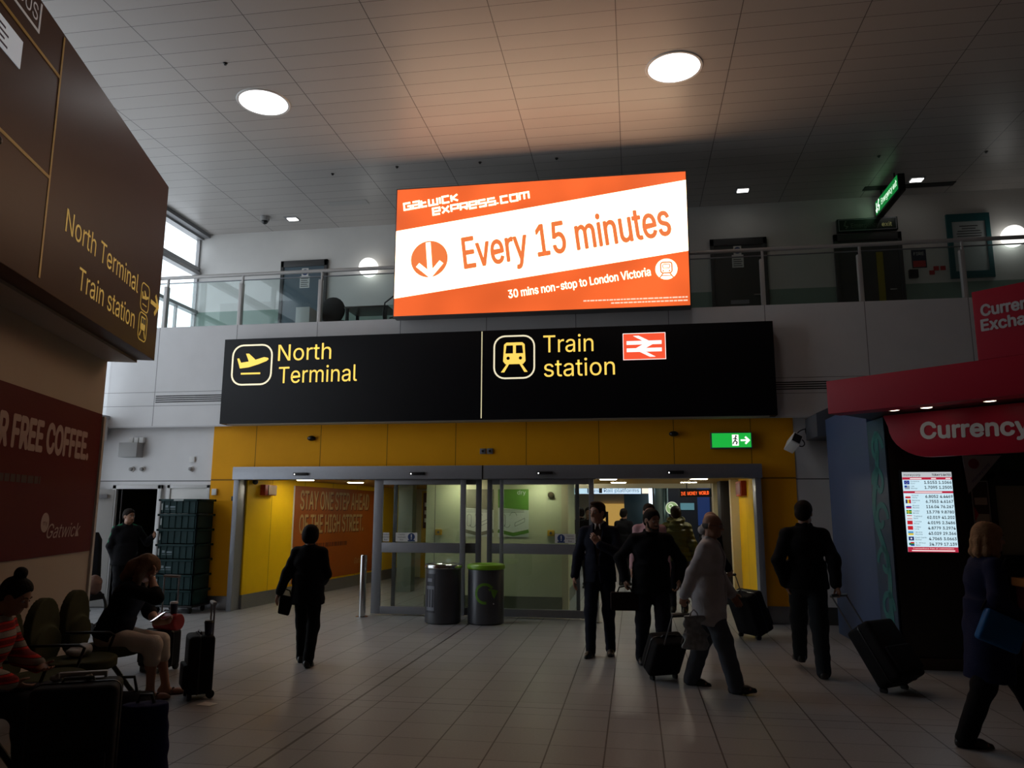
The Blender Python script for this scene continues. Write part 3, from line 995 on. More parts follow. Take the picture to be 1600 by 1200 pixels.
obj('duct_box', B().poly(plane((0, 12.45, 0), (1, 0, 0)), [(2.68, 2.78), (3.35, 2.78), (3.35, 3.24), (2.95, 3.24), (2.68, 3.12)], 0, .75), mat('duct_grey', (.07, .08, .10), .4), bevel=.006,
    label='dark grey duct box on the wall behind the blue pillar', cat='duct')
obj('switch', B().box(-7.31, -7.22, 12.44, 12.48, 1.94, 2.05), m_white_plastic, bevel=.006, label='small white switch box at the left edge of the yellow wall', cat='switch')
obj('door_contact', B().box(-6.93, -6.89, 12.44, 12.48, 1.84, 1.92), m_black, bevel=.004, label='small black contact on the yellow wall beside the left door jamb', cat='switch')

# ------------------------------------------------------------------ white wall on the left
t = empty('junction_box', (-8.9, 12.45, 2.6), 'grey metal junction box high on the white wall', 'box')
obj('case', B().box(-9.1, -8.74, 12.33, 12.52, 2.61, 2.87), m_grey_plastic, t, bevel=.008)
for k in range(3):
    obj('conduit_block', B().box(-8.99 + .1 * k, -8.91 + .1 * k, 12.44, 12.52, 2.87, 2.97), m_white_plastic, t, bevel=.006)
t = None
for x, lb in ((-8.93, 'small round sounder on the white wall, leftmost under the junction box'), (-8.72, 'small round sounder on the white wall, right one under the junction box'), (-7.77, 'small round sounder on the white wall under the square switch')):
    if t is None:
        t = empty('sounder', (x, 12.52, 2.40), lb, 'alarm', 'round wall sounders')
        obj('base', B().lathe([(.05, 0), (.05, -.02), (.042, -.025)], (x, 12.52, 2.40), 20, 'y'), m_white_plastic, t, smooth=True)
        obj('cap', B().lathe([(.034, -.025), (.032, -.06), (.02, -.07), (0, -.071)], (x, 12.52, 2.40), 20, 'y'), m_grey_plastic, t, smooth=True)
    else:
        dup(t, (x, 12.52, 2.40), lb)
obj('wall_switch', B().box(-7.81, -7.71, 12.49, 12.52, 2.52, 2.62), m_white_plastic, bevel=.006, label='square white switch on the white wall above a sounder', cat='switch')
# service door opening with its leaf folded back
dr = empty('door_2', (-8.77, 12.52, 0), kind='structure')
m_frame = mat('white_door_frame', (.62, .62, .62), .4)
obj('door_frame', B().box(-9.24, -9.17, 12.46, 12.62, 0, 2.12).box(-8.36, -8.29, 12.46, 12.62, 0, 2.12).box(-9.24, -8.29, 12.46, 12.62, 2.05, 2.12), m_frame, dr, bevel=.005)
al = math.radians(205)
Tl = lambda x, y, z: Vector((-9.20 + x * math.cos(al) - y * math.sin(al), 12.47 + x * math.sin(al) + y * math.cos(al), z))
lf = obj('door_leaf', B().box(0, .82, -.022, .022, .01, 2.04, Tl), mat('door_leaf_grey', (.55, .55, .54), .4), dr, bevel=.003)
obj('door_closer', B().box(.1, .32, .022, .07, 1.88, 1.95, Tl), m_alu, lf, bevel=.004)
obj('door_handle', B().box(.68, .80, .022, .07, .98, 1.02, Tl), mat('brass', (.35, .25, .08), .3, .9), lf, bevel=.004)
d2 = empty('door_6', (-7.8, 12.5, 0), kind='structure')
obj('door_frame', B().box(-8.19, -8.13, 12.48, 12.52, 0, 2.12).box(-7.43, -7.37, 12.48, 12.52, 0, 2.12).box(-8.19, -7.37, 12.48, 12.52, 2.06, 2.12), m_frame, d2, bevel=.005)
obj('door_leaf', B().box(-8.13, -7.43, 12.5, 12.52, .17, 2.06), m_white_paint, d2)
obj('kick_plate', B().box(-8.12, -7.44, 12.495, 12.5, .02, .17), m_skirt, d2)
h_ = obj('door_handle', B().box(-7.56, -7.46, 12.49, 12.5, .90, 1.10), m_steel, d2, bevel=.003)
obj('lever', B().tube([(-7.5, 12.49, 1.05), (-7.5, 12.44, 1.05), (-7.62, 12.44, 1.05)], .01, 8), m_steel, h_, smooth=True)
obj('blue_disc', B().disc(plane((-7.47, 12.499, 1.56), (1, 0, 0)), 0, 0, .045, 0, .003, 24), m_blue_sign, d2)
# dark store room behind the open door
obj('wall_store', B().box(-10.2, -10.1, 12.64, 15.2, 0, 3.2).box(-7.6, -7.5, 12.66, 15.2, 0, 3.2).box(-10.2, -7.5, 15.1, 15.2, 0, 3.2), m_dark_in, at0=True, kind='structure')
T = plane((-9.15, 15.09, 1.55), (1, 0, 0))
t = empty('yellow_notice', (-9.15, 15.09, 1.2), 'dull yellow notice inside the dark store room', 'notice')
obj('sheet', B().rect(T, -.28, 0, .14, .62, 0, .006), mat('notice_yellow_glow', (.5, .42, .05), .6, emit=.08), t)  # faint glow put in for the dim light on the sheet
obj('shelf_slats', B().box(-9.5, -8.9, 14.95, 15.09, 1.2, 1.24).box(-9.5, -8.9, 14.95, 15.09, 1.36, 1.4), m_alu_dark, t)

# ------------------------------------------------------------------ passage behind the doors
m_pale = lines_mat('pale_green_wall', (.62, .63, .40), (.2, .2, .15), [(0, 1.2, -2.30, .006)], .45)
m_concceil = mat('concourse_ceiling', (.25, .24, .22), .7)
m_paceil = mat('passage_ceiling_cream', (.50, .30, .04), .6)
obj('ceiling_passage', B().box(-7.2, 2.4, 12.62, 16.2, 2.26, 2.32).box(-7.2, -3.6, 16.2, 20, 2.26, 2.32), m_paceil, at0=True, kind='structure')
obj('ceiling_concourse', B().box(-12, 14, 12.64, 34, 2.98, 3.1), m_concceil, at0=True, kind='structure')
obj('wall_far', B().box(-12, 14, 33.9, 34.1, 0, 3.1).box(-12, -11.9, 12.6, 34, 0, 3.1).box(13.9, 14, 12.6, 34, 0, 3.1), mat('far_wall_cream', (.62, .56, .42), .6), at0=True, kind='structure')
pa = math.radians(5)
pd = Vector((math.sin(pa), math.cos(pa), 0))
pn = Vector((pd.y, -pd.x, 0))
PP = Vector((-6.72, 12.6, 0))
Tp = plane(PP, pd)     # x along the passage, y up, z out of the wall
obj('wall_passage_left', B().rect(Tp, 0, .24, 7.4, 2.3, -.12, 0), m_yellow_in, at0=True, kind='structure')
obj('baseboard_passage', B().rect(Tp, 0, 0, 7.4, .24, -.12, .012), m_skirt, at0=True, kind='structure')
obj('wall_passage_end', B().box(-6.4, -3.6, 19.6, 19.7, 0, 2.3), mat('end_wall_cream', (.55, .52, .36), .5), at0=True, kind='structure')
obj('wall_passage_middle', B().box(-3.66, -1.25, 13.3, 16.3, .24, 2.3).box(-3.66, -3.4, 16.3, 19.6, .24, 2.3), m_pale, at0=True, kind='structure')
obj('baseboard_middle', B().box(-3.66, -1.25, 13.285, 16.3, 0, .24).box(-3.66, -3.4, 16.3, 19.6, 0, .24), mat('olive_steel_skirting', (.16, .17, .11), .35, .5), at0=True, kind='structure')
m_pl = mat('passage_lamp_glow', (1, 1, 1), .5, emit=40., ecol=(1, .93, .72))
k_ = 0
for x, y, lb in ((-6.1, 13.6, 'ceiling strip light at the mouth of the left passage'), (-5.6, 14.9, 'ceiling strip light, second in the left passage'), (-4.6, 13.4, 'ceiling strip light in the left passage next to the glass leaf'),
                 (-5.2, 17.2, 'ceiling strip light deepest in the left passage'), (-3.0, 12.95, 'ceiling strip light over the middle of the vestibule, left one'), (-1.6, 12.95, 'ceiling strip light over the middle of the vestibule, right one'),
                 (-.45, 13.7, 'ceiling strip light left over the right doorway'), (-.3, 15.2, 'ceiling strip light deeper over the right doorway, left one'), (1.12, 13.7, 'ceiling strip light over the right doorway near the red fire box'), (1.05, 15.2, 'ceiling strip light deeper over the right doorway, right one')):
    t = empty('strip_light', (x, y, 2.26), lb, 'ceiling light', 'passage strip lights')
    obj('housing', B().box(x - .16, x + .16, y - .09, y + .09, 2.245, 2.26), m_white_plastic, t)
    obj('diffuser', B().box(x - .14, x + .14, y - .07, y + .07, 2.238, 2.245), m_pl, t)

# high street poster on the left passage wall
t = empty('wall_poster', Tp(3.6, 0, 0), 'big orange shopping poster along the left passage wall', 'poster')
obj('sheet', B().rect(Tp, 1.60, .28, 5.9, 2.16, 0, .012), mat('poster_orange', (.36, .082, .004), .5, noise=.05, nscale=2), t)
obj('edge', B().rect(Tp, 1.57, .28, 1.60, 2.16, 0, .016), m_notice, t)
m_pt = mat('poster_lettering', (.46, .30, .13), .5)
m_ps = mat('poster_letter_shadow', (.16, .03, .005), .5)
for s, x0, x1, z, h in (('STAY ONE STEP AHEAD', 1.82, 5.03, 1.71, .36), ('OF THE HIGH STREET.', 1.82, 4.75, 1.235, .36)):
    text('lettering', s, Tp, (x0 + .03, z - .022), (x1 + .03, z - .022), h, m_ps, t, .014, bold=.01)
    text('lettering', s, Tp, (x0, z), (x1, z), h, m_pt, t, .017, bold=.01)
b = B()
x = 2.1
while x < 3.9:
    w_ = random.uniform(.05, .16)
    b.rect(Tp, x, .93, x + w_, 1.02, .012, .015)
    x += w_ + .03
obj('small_print', b, m_ps, t)
text('lettering', 'Gatwick', Tp, (4.35, .50), (4.95, .50), .13, m_pt, t, .015, shear=.3)
t = empty('fire_alarm_box', Tp(.6, 1.95, 0), 'red and silver alarm box high on the left passage wall', 'alarm')
obj('case', B().rect(Tp, .40, 1.95, .78, 2.14, 0, .1), mat('alarm_red', (.45, .05, .02), .4), t, bevel=.006)
obj('front', B().rect(Tp, .50, 1.96, .77, 2.13, .1, .112), mat('alarm_copper', (.40, .28, .18), .35, .3), t)
obj('detector', B().sphere(Tp(.15, 2.18, .05), .05), m_black, label='round black detector under the header at the left passage', cat='sensor', smooth=True)
# end of the left passage: dark glass door, column, notice, call point
t = empty('dark_doorway', (-5.9, 19.55, 0), 'dark framed doorway at the end of the left passage', 'doorway')
obj('frame', B().box(-6.12, -6.05, 19.5, 19.6, 0, 2.15).box(-5.75, -5.68, 19.5, 19.6, 0, 2.15).box(-6.12, -5.68, 19.5, 19.6, 2.08, 2.15), m_black, t)
obj('panel', B().box(-6.05, -5.75, 19.56, 19.6, 0, 2.08), mat('dark_door_blue', (.02, .025, .035), .3), t)
obj('column', B().box(-5.0, -4.68, 15.9, 16.2, 0, 2.26), mat('grey_teal_column', (.25, .30, .30), .4), bevel=.01, label='grey square column in the left passage behind the glass', cat='column')
t = empty('information_board', (-5.1, 18.9, 0), 'dark information board standing at the end of the left passage', 'board')
T = plane((-5.05, 19.4, 0), (1, 0, 0))
obj('panel', B().rect(T, -.40, .0, .55, 2.2, 0, .05), mat('board_yellow', (.55, .36, .03), .5), t)
obj('sheet', B().rect(T, -.36, 1.25, .50, 2.15, .05, .06), mat('board_maroon', (.07, .03, .02), .5), t)
b = B()
for k in range(3):
    b.rect(T, -.32, 1.4 + .2 * k, -.05, 1.5 + .2 * k, .06, .065).rect(T, .02, 1.4 + .2 * k, .4, 1.44 + .2 * k, .06, .065)
obj('print', b, m_notice, t)
obj('orange_panel', B().rect(T, -.05, .35, .5, 1.1, .05, .055), mat('poster_orange2', (.45, .10, .02), .5), t)

# posters and fittings on the pale wall
T = plane((0, 13.3, 0), (1, 0, 0))


def green_poster(x0, x1, hcol, label):
    t = empty('framed_poster', ((x0 + x1) / 2, 13.3, 1.22), label, 'poster')
    obj('sheet', B().rect(T, x0, 1.24, x1, 2.06, 0, .012), mat('poster_white_green', (.66, .70, .58), .3), t)
    obj('header', B().poly(T, [(x0, 1.74), (x1, 1.70), (x1, 2.06), (x0, 2.06)], .012, .015), hcol, t)
    obj('chevron', B().strip(T, [(x0, 1.34), ((x0 + x1) / 2, 1.28), (x1, 1.34)], .06, .012, .015), hcol, t)
    b = B()
    c = (x0 + x1) / 2
    b.strip(T, rrect(x0 + .06, 1.42, x0 + .13, 1.62, .03), .006, .012, .014, True).strip(T, arc(c, 1.6, .06, 0, PI), .006, .012, .014)
    b.strip(T, [(c + .03, 1.42), (c + .2, 1.5), (c + .2, 1.56), (c + .03, 1.48)], .006, .012, .014, True).strip(T, arc(x0 + .16, 1.45, .05, PI, 2 * PI), .006, .012, .014)
    for k in range(3):
        b.rect(T, x0 + .05, 1.66 + .02 * k, x1 - .08, 1.665 + .02 * k, .012, .014)
    obj('line_drawing', b, mat('pencil_grey', (.12, .13, .1), .6), t)
    return t


g1 = green_poster(-2.97, -2.44, mat('poster_green_glass_dulled', (.20, .20, .13), .5), 'poster with green heading greyed as through glass on the pale wall, left of the pair')  # dulling by two glass panes is put into the heading colour
g2 = green_poster(-2.36, -1.82, mat('poster_green', (.13, .30, .04), .5), 'poster with bright green heading on the pale wall, right of the pair')
text('lettering', 'dry', T, (-2.02, 1.97), (-1.87, 1.97), .07, m_notice, g2, .017)
for x, lb in ((-3.42, 'yellow call point on the pale wall left of the posters'), (-1.43, 'yellow call point on the pale wall right of the posters')):
    t = empty('call_point', (x, 13.3, 1.26), lb, 'call point', 'yellow call points')
    obj('box', B().box(x - .06, x + .06, 13.25, 13.3, 1.26, 1.36), mat('callpoint_yellow', (.6, .35, .03), .4), t, bevel=.006)
    obj('button', B().lathe([(.022, 0), (.022, -.01), (0, -.011)], (x, 13.25, 1.31), 14, 'y'), m_alu_dark, t)
obj('bell', B().lathe([(.055, 0), (.055, -.03), (.035, -.06), (0, -.065)], (-1.43, 13.3, 1.96), 20, 'y'), mat('bell_bronze', (.12, .09, .05), .4, .5), smooth=True, label='small dark round bell high on the pale wall', cat='bell')

# right-hand passage and the concourse
m_cream = mat('cream_frame', (.62, .55, .35), .5)
obj('wall_passage_right', B().box(1.86, 2.1, 12.63, 14.3, .26, 2.3), m_yellow_in, at0=True, kind='structure')
obj('baseboard_passage_right', B().box(1.845, 2.1, 12.63, 14.3, 0, .26), m_skirt, at0=True, kind='structure')
obj('trim_4', B().box(1.72, 2.1, 14.3, 14.5, 0, 2.26), m_cream, kind='structure')
obj('trim_5', B().box(-1.25, -1.14, 13.3, 13.5, 0, 2.26), m_cream, kind='structure')
t = empty('fire_alarm_box', (1.93, 13.7, 1.96), 'dark red alarm box at the top of the right passage wall', 'alarm')
obj('case', B().box(1.77, 1.86, 13.3, 13.95, 1.95, 2.2), mat('alarm_red', (.45, .05, .02), .4), t, bevel=.006)
obj('front', B().box(1.76, 1.77, 13.35, 13.9, 1.98, 2.17), mat('alarm_dark', (.2, .02, .01), .4), t)
obj('dark_column', B().box(1.60, 1.86, 14.9, 15.4, 0, 2.9), mat('maroon_dark', (.02, .015, .018), .4), bevel=.01, label='dark square column beside the cream frame in the right passage', cat='column')
obj('cream_column', B().box(1.60, 1.78, 16.2, 16.5, 0, 2.9), m_cream, bevel=.01, label='pale cream column behind the bald man', cat='column')
S = 22 / 17
t = empty('platform_sign', (-.66, 22, 2.2), 'white lit hanging sign to the rail platforms in the far concourse', 'sign')
obj('box', B().box(-2.1, .2, 22.02, 22.16, 2.185, 2.37), m_alu_dark, t)
T = plane((0, 22.02, 0), (1, 0, 0))
obj('face', B().rect(T, -2.08, 2.19, .19, 2.355, 0, .006), glow('sign_blue_white', (.62, .82, 1.), 1.0), t)
bl = letters(B(), 'Rail platforms', T, (-.85, 2.235), (.14, 2.235), .105, .008)
letters(bl, 'trains', T, (-1.22, 2.235), (-1.0, 2.235), .09, .008)
obj('lettering', bl, m_black, t)
for x0_, x1_ in ((-.99, -.90), (-1.68, -1.58), (-1.32, -1.29)):
    obj('symbol', B().rect(T, x0_, 2.21, x1_, 2.345, .007, .009), m_black, t)
for k, x in enumerate((-1.68, -1.03, -.39, .25)):
    obj('hanger', B().tube([(x, 22.1, 2.37), (x, 22.1, 2.98)], .02, 8), m_cream, t)
obj('lit_panel', B().box(.22, .40, 22.0, 22.1, 2.2, 2.36), glow('panel_cream_glow', (1, .92, .75), 1.0), label='small cream lit panel at the end of the platform sign', cat='panel')
obj('ceiling_beam', B().box(-3, 5, 19.8, 20.0, 2.28, 2.42), m_cream, label='pale beam across the concourse ceiling', cat='beam')
t = empty('led_sign', (1.55, 20.0, 2.05), 'black display with red scrolling letters in the concourse', 'display')
obj('box', B().box(1.12, 2.05, 19.55, 19.65, 2.05, 2.24), m_black, t)
T = plane((0, 19.55, 0), (1, 0, 0))
text('lettering', 'IVE  MONEY  WORLD', T, (1.16, 2.09), (1.83, 2.115), .085, mat('led_red', (1, .1, .02), .5, emit=1.6, ecol=(1, .13, .02)), t, .004, bold=.0)
obj('hanger', B().tube([(1.3, 19.6, 2.24), (1.3, 19.6, 2.98)], .012, 6).tube([(1.9, 19.6, 2.24), (1.9, 19.6, 2.98)], .012, 6), m_black, t)
t = empty('round_column', (.73, 21.5, 0), 'fluted teal column lit from above in the concourse', 'column')
prof = [(.19, 0), (.19, 2.4), (.21, 2.42), (.21, 2.98)]
obj('shaft', B().lathe(prof, (.73, 21.5, 0), 40), mat('pale_teal_metal', (.30, .42, .43), .3, .4), t, smooth=True)
obj('rib', B().box(.78, .80, 21.28, 21.34, 0, 2.4).box(.86, .88, 21.31, 21.37, 0, 2.4), mat('teal_rib', (.10, .17, .18), .4), t)
obj('light_strip', B().box(.42, .52, 22.6, 22.7, 1.5, 2.5), glow('cool_strip', (.75, .92, 1), 2.2), label='bright cool vertical light strip left of the teal column', cat='light')
t = empty('shop_screen', (2.0, 23.4, 0), 'dark blue shop front of the currency desk in the concourse', 'shop front')
obj('panel', B().box(.95, 3.2, 23.4, 23.6, 0, 2.97), mat('shop_navy', (.012, .018, .035), .35), t)
obj('teal_screen', B().box(1.35, 1.75, 23.36, 23.4, 1.75, 1.95), glow('screen_teal', (.08, .2, .24), .8), t)
obj('blue_screen', B().box(1.85, 2.2, 23.36, 23.4, 1.3, 2.4), glow('screen_blue', (.01, .03, .12), .6), t)
obj('poster_column', B().box(2.25, 2.6, 23.3, 23.4, 0, 2.3), mat('poster_beige', (.25, .22, .17), .5), t)
T = plane((1.0, 21.2, 1.79), (1, 0, 0))
t = empty('round_green_sign', (1.0, 21.25, 1.6), 'round pale green sign beside the teal column', 'sign')
obj('disc', B().disc(T, 0, 0, .17, 0, .02, 40), glow('disc_rim', (.75, .8, .6), .7), t)
obj('face', B().disc(T, 0, 0, .15, .02, .024, 40), glow('disc_green', (.28, .42, .18), .8), t)
obj('ring', B().strip(T, arc(-.03, .05, .05, 0, 2 * PI), .022, .024, .028), glow('disc_ring', (.8, .85, .7), .8), t)
obj('post', B().tube([(1.0, 21.26, 0), (1.0, 21.26, 1.62)], .02), m_black, t)
obj('shop_wall', B().box(-2.6, -.35, 30, 30.2, 0, 2.98), mat('lit_cream_wall', (.62, .55, .42), .6), label='cream lit shop wall at the back of the concourse', cat='wall')
t = empty('yellow_shop', (-.6, 29.5, 0), 'small bright yellow shop counter far back in the concourse', 'shop')
obj('counter', B().box(-1.3, -.35, 29.3, 29.9, 0, 1.1), mat('shop_amber', (.6, .35, .08), .5), t)
obj('back_panel', B().box(-1.3, -.35, 29.9, 29.98, 1.1, 2.0), glow('shop_yellow', (.7, .42, .1), .55), t)
obj('shelf', B().box(-1.1, -1.0, 29.7, 29.9, 1.1, 1.7), m_dark_in, t)
obj('teal_wall', B().box(-.3, .42, 23.2, 23.4, 0, 2.98), mat('teal_panel', (.02, .05, .065), .4), label='dark teal panel left of the fluted column', cat='wall panel')
for x, y, lb in ((-1.9, 25, 'long ceiling light in the concourse seen past the left edge of the doorway'), (-.4, 25, 'long ceiling light in the concourse over the cream wall'), (1.5, 21.5, 'ceiling light in the concourse over the currency desk'), (2.6, 18.5, 'ceiling light in the concourse at the right by the cream column'), (-1.4, 19, 'ceiling light in the concourse just beyond the vestibule'), (.2, 17.5, 'ceiling light in the concourse nearest the doorway')):
    t = empty('strip_light', (x, y, 2.98), lb, 'ceiling light', 'concourse ceiling lights')
    obj('housing', B().box(x - .3, x + .3, y - .3, y + .3, 2.96, 2.98), m_white_plastic, t)
    obj('diffuser', B().box(x - .27, x + .27, y - .27, y + .27, 2.95, 2.96), mat('concourse_lamp_glow', (1, 1, 1), .5, emit=14., ecol=(1, .95, .85)), t)

# ------------------------------------------------------------------ shop block on the left with its brown sign
a18 = math.radians(18)
ld = Vector((-math.sin(a18), math.cos(a18), 0))
ln = Vector((ld.y, -ld.x, 0))
LP = Vector((-5.785, 6.907, 0))
TL = plane(LP, ld)          # x along the wall away from us, y up, z out into the hall
obj('wall_shop', B().rect(TL, -9, 0, 1.12, 3.43, -2.6, 0).rect(TL, -9, 3.43, 1.12, 5.6, -2.6, .02), m_beige, at0=True, kind='structure')
obj('trim_6', B().rect(TL, 1.12, 0, 1.18, 2.75, -.2, .025), mat('pale_edge_strip', (.5, .47, .45), .5), kind='structure')
obj('soffit', B().rect(TL, -9, 3.40, 1.10, 3.43, 0, .335), m_beige, at0=True, kind='structure')
t = empty('wayfinding_sign', TL(-1.5, 3.43, .4), 'tall dark brown wayfinding sign with yellow lettering on the left block', 'sign')
obj('box', B().rect(TL, -9, 3.43, 1.10, 5.63, .02, .53), mat('brown_black_sign', (.085, .034, .016), .45, noise=.1, nscale=1.2, spec=.15), t, bevel=.008)
TS = plane(LP + ln * .53, ld)
obj('divider_line', B().strip(TS, [(-1.98, 3.5), (-2.0, 5.6)], .03, .001, .004).strip(TS, [(-6, 5.23), (-2.0, 5.23)], .028, .001, .004).strip(TS, [(-6, 4.345), (-2.0, 4.345)], .028, .001, .004), mat('dull_gold_print', (.75, .55, .12), .5), t)
m_ly = mat('sign_yellow_print', (.85, .62, .12), .5, emit=.16, ecol=(1, .7, .15))
text('lettering', 'North Terminal', TS, (-1.61, 4.035), (.31, 4.035), .205, m_ly, t)
text('lettering', 'Train station', TS, (-1.24, 3.63), (.29, 3.63), .205, m_ly, t)
obj('arrow', B().strip(TS, [(.78, 4.075), (1.06, 4.075)], .05, .001, .004).strip(TS, [(.94, 4.19), (1.06, 4.075), (.94, 3.96)], .05, .001, .004), m_ly, t)
b = B().strip(TS, rrect(.43, 3.90, .71, 4.21, .07), .012, .001, .004, True).strip(TS, rrect(.43, 3.56, .71, 3.87, .07), .012, .001, .004, True)
obj('pictogram_frame', b, m_ly, t)
b = B().poly(TS, [(.46, 4.10), (.48, 4.105), (.50, 4.06), (.56, 4.07), (.53, 4.13), (.555, 4.13), (.61, 4.08), (.68, 4.10), (.685, 4.075), (.62, 4.045), (.48, 4.025)]).rect(TS, .50, 3.965, .64, 3.975)
b.poly(TS, [(.50, 3.68), (.64, 3.68), (.65, 3.72), (.64, 3.83), (.505, 3.83), (.49, 3.72)]).strip(TS, [(.52, 3.67), (.48, 3.60)], .02).strip(TS, [(.62, 3.67), (.67, 3.60)], .02)
obj('pictogram', b, m_ly, t)
obj('pictogram_window', B().rect(TS, .515, 3.75, .56, 3.81, .006, .008).rect(TS, .58, 3.75, .625, 3.81, .006, .008), m_black, t)
b = B().strip(TS, [(-2.43, 5.35), (-2.43, 5.60)], .02).strip(TS, [(-2.43, 5.36), (-3.4, 5.36)], .02)
letters(b, 'BUS', TS, (-2.78, 5.42), (-2.47, 5.42), .13)
obj('bus_plate', b, mat('bus_plate_white', (.8, .8, .82), .5, emit=.12), t)
obj('white_panel', B().rect(TS, -3.4, 4.91, -2.645, 5.13, .001, .008), mat('lit_white_panel', (.7, .72, .76), .5, emit=.22, ecol=(.8, .9, 1)), t)
b = B()
for k in range(4):
    b.rect(TS, -3.2, 4.94 + .042 * k, -2.85 - .05 * (k % 2), 4.955 + .042 * k, .008, .010)
obj('panel_print', b, mat('violet_ink', (.10, .08, .16), .6), t)
obj('spot_sensor', B().sphere(TS(-2.85, 4.24, .01), .04), m_black, t, smooth=True)
t = empty('wall_poster', TL(-.5, 1.2, 0), 'dark red free coffee poster on the beige wall above the seats', 'poster')
obj('sheet', B().rect(TL, -4.2, 1.215, 1.09, 2.77, 0, .012), mat('poster_burgundy', (.10, .004, .010), .6, noise=.05, nscale=2, spec=.15), t)
m_cof = mat('poster_pink_grey', (.42, .29, .27), .55)
bl = letters(B(), 'R FREE COFFEE.', TL, (-1.22, 2.23), (.76, 2.23), .275, .015, .03)
obj('lettering', bl, m_cof, t)
bl = letters(B(), 'Gatwick', TL, (-.08, 1.39), (.75, 1.39), .14, .016, 0, .35)
obj('lettering', bl, m_cof, t)
obj('oval', B().disc(TL, -.14, 1.545, .09, .013, .015, 32, .095), m_cof, t)
text('lettering', 'my', TL, (-.19, 1.52), (-.09, 1.52), .045, mat('poster_burgundy', (.13, .008, .014)), t, .018)
b = B()
x = -1.6
while x < -.36:
    w_ = random.uniform(.04, .12)
    b.rect(TL, x, 1.915, min(x + w_, -.34), 1.985, .013, .015)
    x += w_ + .02
obj('small_print', b, mat('poster_dark_print', (.04, .004, .008), .6), t)

# ------------------------------------------------------------------ currency kiosk on the right
a48 = math.radians(48)
ke = Vector((math.cos(math.radians(42)), -math.sin(math.radians(42)), 0))
KP = Vector((2.152, 8.836, 0))
TK = plane(KP, ke)          # x along the front to the right, y up, z out towards us
kb = Vector((ke.y, -ke.x, 0))
ks = empty('currency_kiosk', (3.9, 9.4, 0), 'dark currency exchange kiosk with red canopy at the right', 'kiosk')
m_red = mat('kiosk_red', (.40, .010, .03), .4, spec=.2, noise=.04, nscale=2)
obj('canopy', B().rect(TK, 0, 2.75, 5.2, 3.12, -.25, 0).rect(TK, 1.55, 3.12, 5.2, 3.80, -.25, 0), m_red, ks, bevel=.006)
so = obj('soffit', B().rect(TK, .02, 2.76, 5.2, 3.0, -3.2, -.25), mat('soffit_black', (.012, .012, .013), .4), ks)
for x, y in ((2.77, 8.62), (3.04, 8.46), (3.47, 8.03), (4.0, 7.9)):
    so2 = obj('soffit_spot', B().lathe([(.055, 2.752), (.055, 2.76), (.04, 2.752), (0, 2.752)], (x, y, 0), 20), mat('kiosk_spot_glow', (1, 1, 1), .5, emit=1.6, ecol=(1, .9, .7)), ks)
m_kletter = mat('kiosk_white_letter', (.62, .60, .62), .5)
text('lettering', 'Currency', TK, (1.62, 3.545), (2.16, 3.545), .105, m_kletter, ks, .004, bold=.03)
text('lettering', 'Exchange', TK, (1.61, 3.40), (2.22, 3.40), .105, m_kletter, ks, .004, bold=.03)
KH = Vector((2.86, 9.07, 0))
TH = plane(KH, ke)
hp = [(-.05, 2.75), (.0, 2.62)] + [(.44 - .44 * math.cos(a), 2.62 - .36 * math.sin(a)) for a in [PI / 2 * k / 8 for k in range(1, 9)]] + [(3.2, 2.26), (3.2, 2.75)]
obj('header_panel', B().poly(TH, hp, 0, .05), m_red, ks, bevel=.006)
text('lettering', 'Currency', TH, (.35, 2.465), (1.37, 2.435), .165, m_kletter, ks, .055, bold=.03)
obj('display_wall', B().box(2.84, 3.62, 9.2, 9.7, 0, 2.75), mat('kiosk_brown_black', (.014, .010, .009), .4), ks, bevel=.004)
obj('plinth', B().box(2.84, 3.62, 9.18, 9.2, 0, .12), mat('kiosk_brown_plinth', (.05, .028, .015), .4), ks)
obj('back_wall', B().box(3.62, 6.5, 9.5, 9.7, 0, 2.75).box(3.62, 3.93, 9.28, 9.5, 0, 2.75), mat('kiosk_brown_black', (.014, .010, .009)), ks)
obj('window_frame', B().box(3.9, 3.96, 9.24, 9.3, 1.1, 2.1).box(3.96, 6.4, 9.24, 9.3, 1.97, 2.05).box(3.96, 6.4, 9.24, 9.3, 1.14, 1.22).box(3.9, 6.4, 9.24, 9.3, 2.05, 2.12), m_black, ks)
obj('window_pane', B().box(3.96, 6.4, 9.28, 9.30, 1.22, 1.97), mat('lit_interior_tone', (.30, .30, .22), .3), ks)  # opaque pane; the lit room behind is put into its colour
obj('teal_panel', B().box(3.93, 6.4, 9.30, 9.34, 2.12, 2.75), mat('kiosk_teal_dark', (.02, .06, .055), .35), ks)
ct = obj('counter', B().poly(plane((0, 0, 0), (1, 0, 0), (0, 1, 0)), [(4.0, 9.24), (4.05, 8.80), (4.6, 8.2), (6.4, 6.9), (6.4, 9.24)], .90, .99), mat('counter_orange_wood', (.42, .15, .04), .35), ks, bevel=.008)
obj('counter_front', B().poly(plane((0, 0, 0), (1, 0, 0), (0, 1, 0)), [(4.06, 9.24), (4.10, 8.86), (4.65, 8.27), (6.4, 7.0), (6.4, 9.24)], 0, .90), mat('counter_dark_red', (.09, .012, .012), .4), ks)
obj('counter_strip', B().strip(plane((0, 0, 0), (1, 0, 0), (0, 1, 0)), [(4.09, 8.85), (4.64, 8.26), (6.4, 6.98)], .02, .70, .80).strip(plane((0, 0, 0), (1, 0, 0), (0, 1, 0)), [(4.09, 8.85), (4.64, 8.26), (6.4, 6.98)], .02, .18, .30), mat('counter_lilac', (.5, .47, .55), .5), ks)
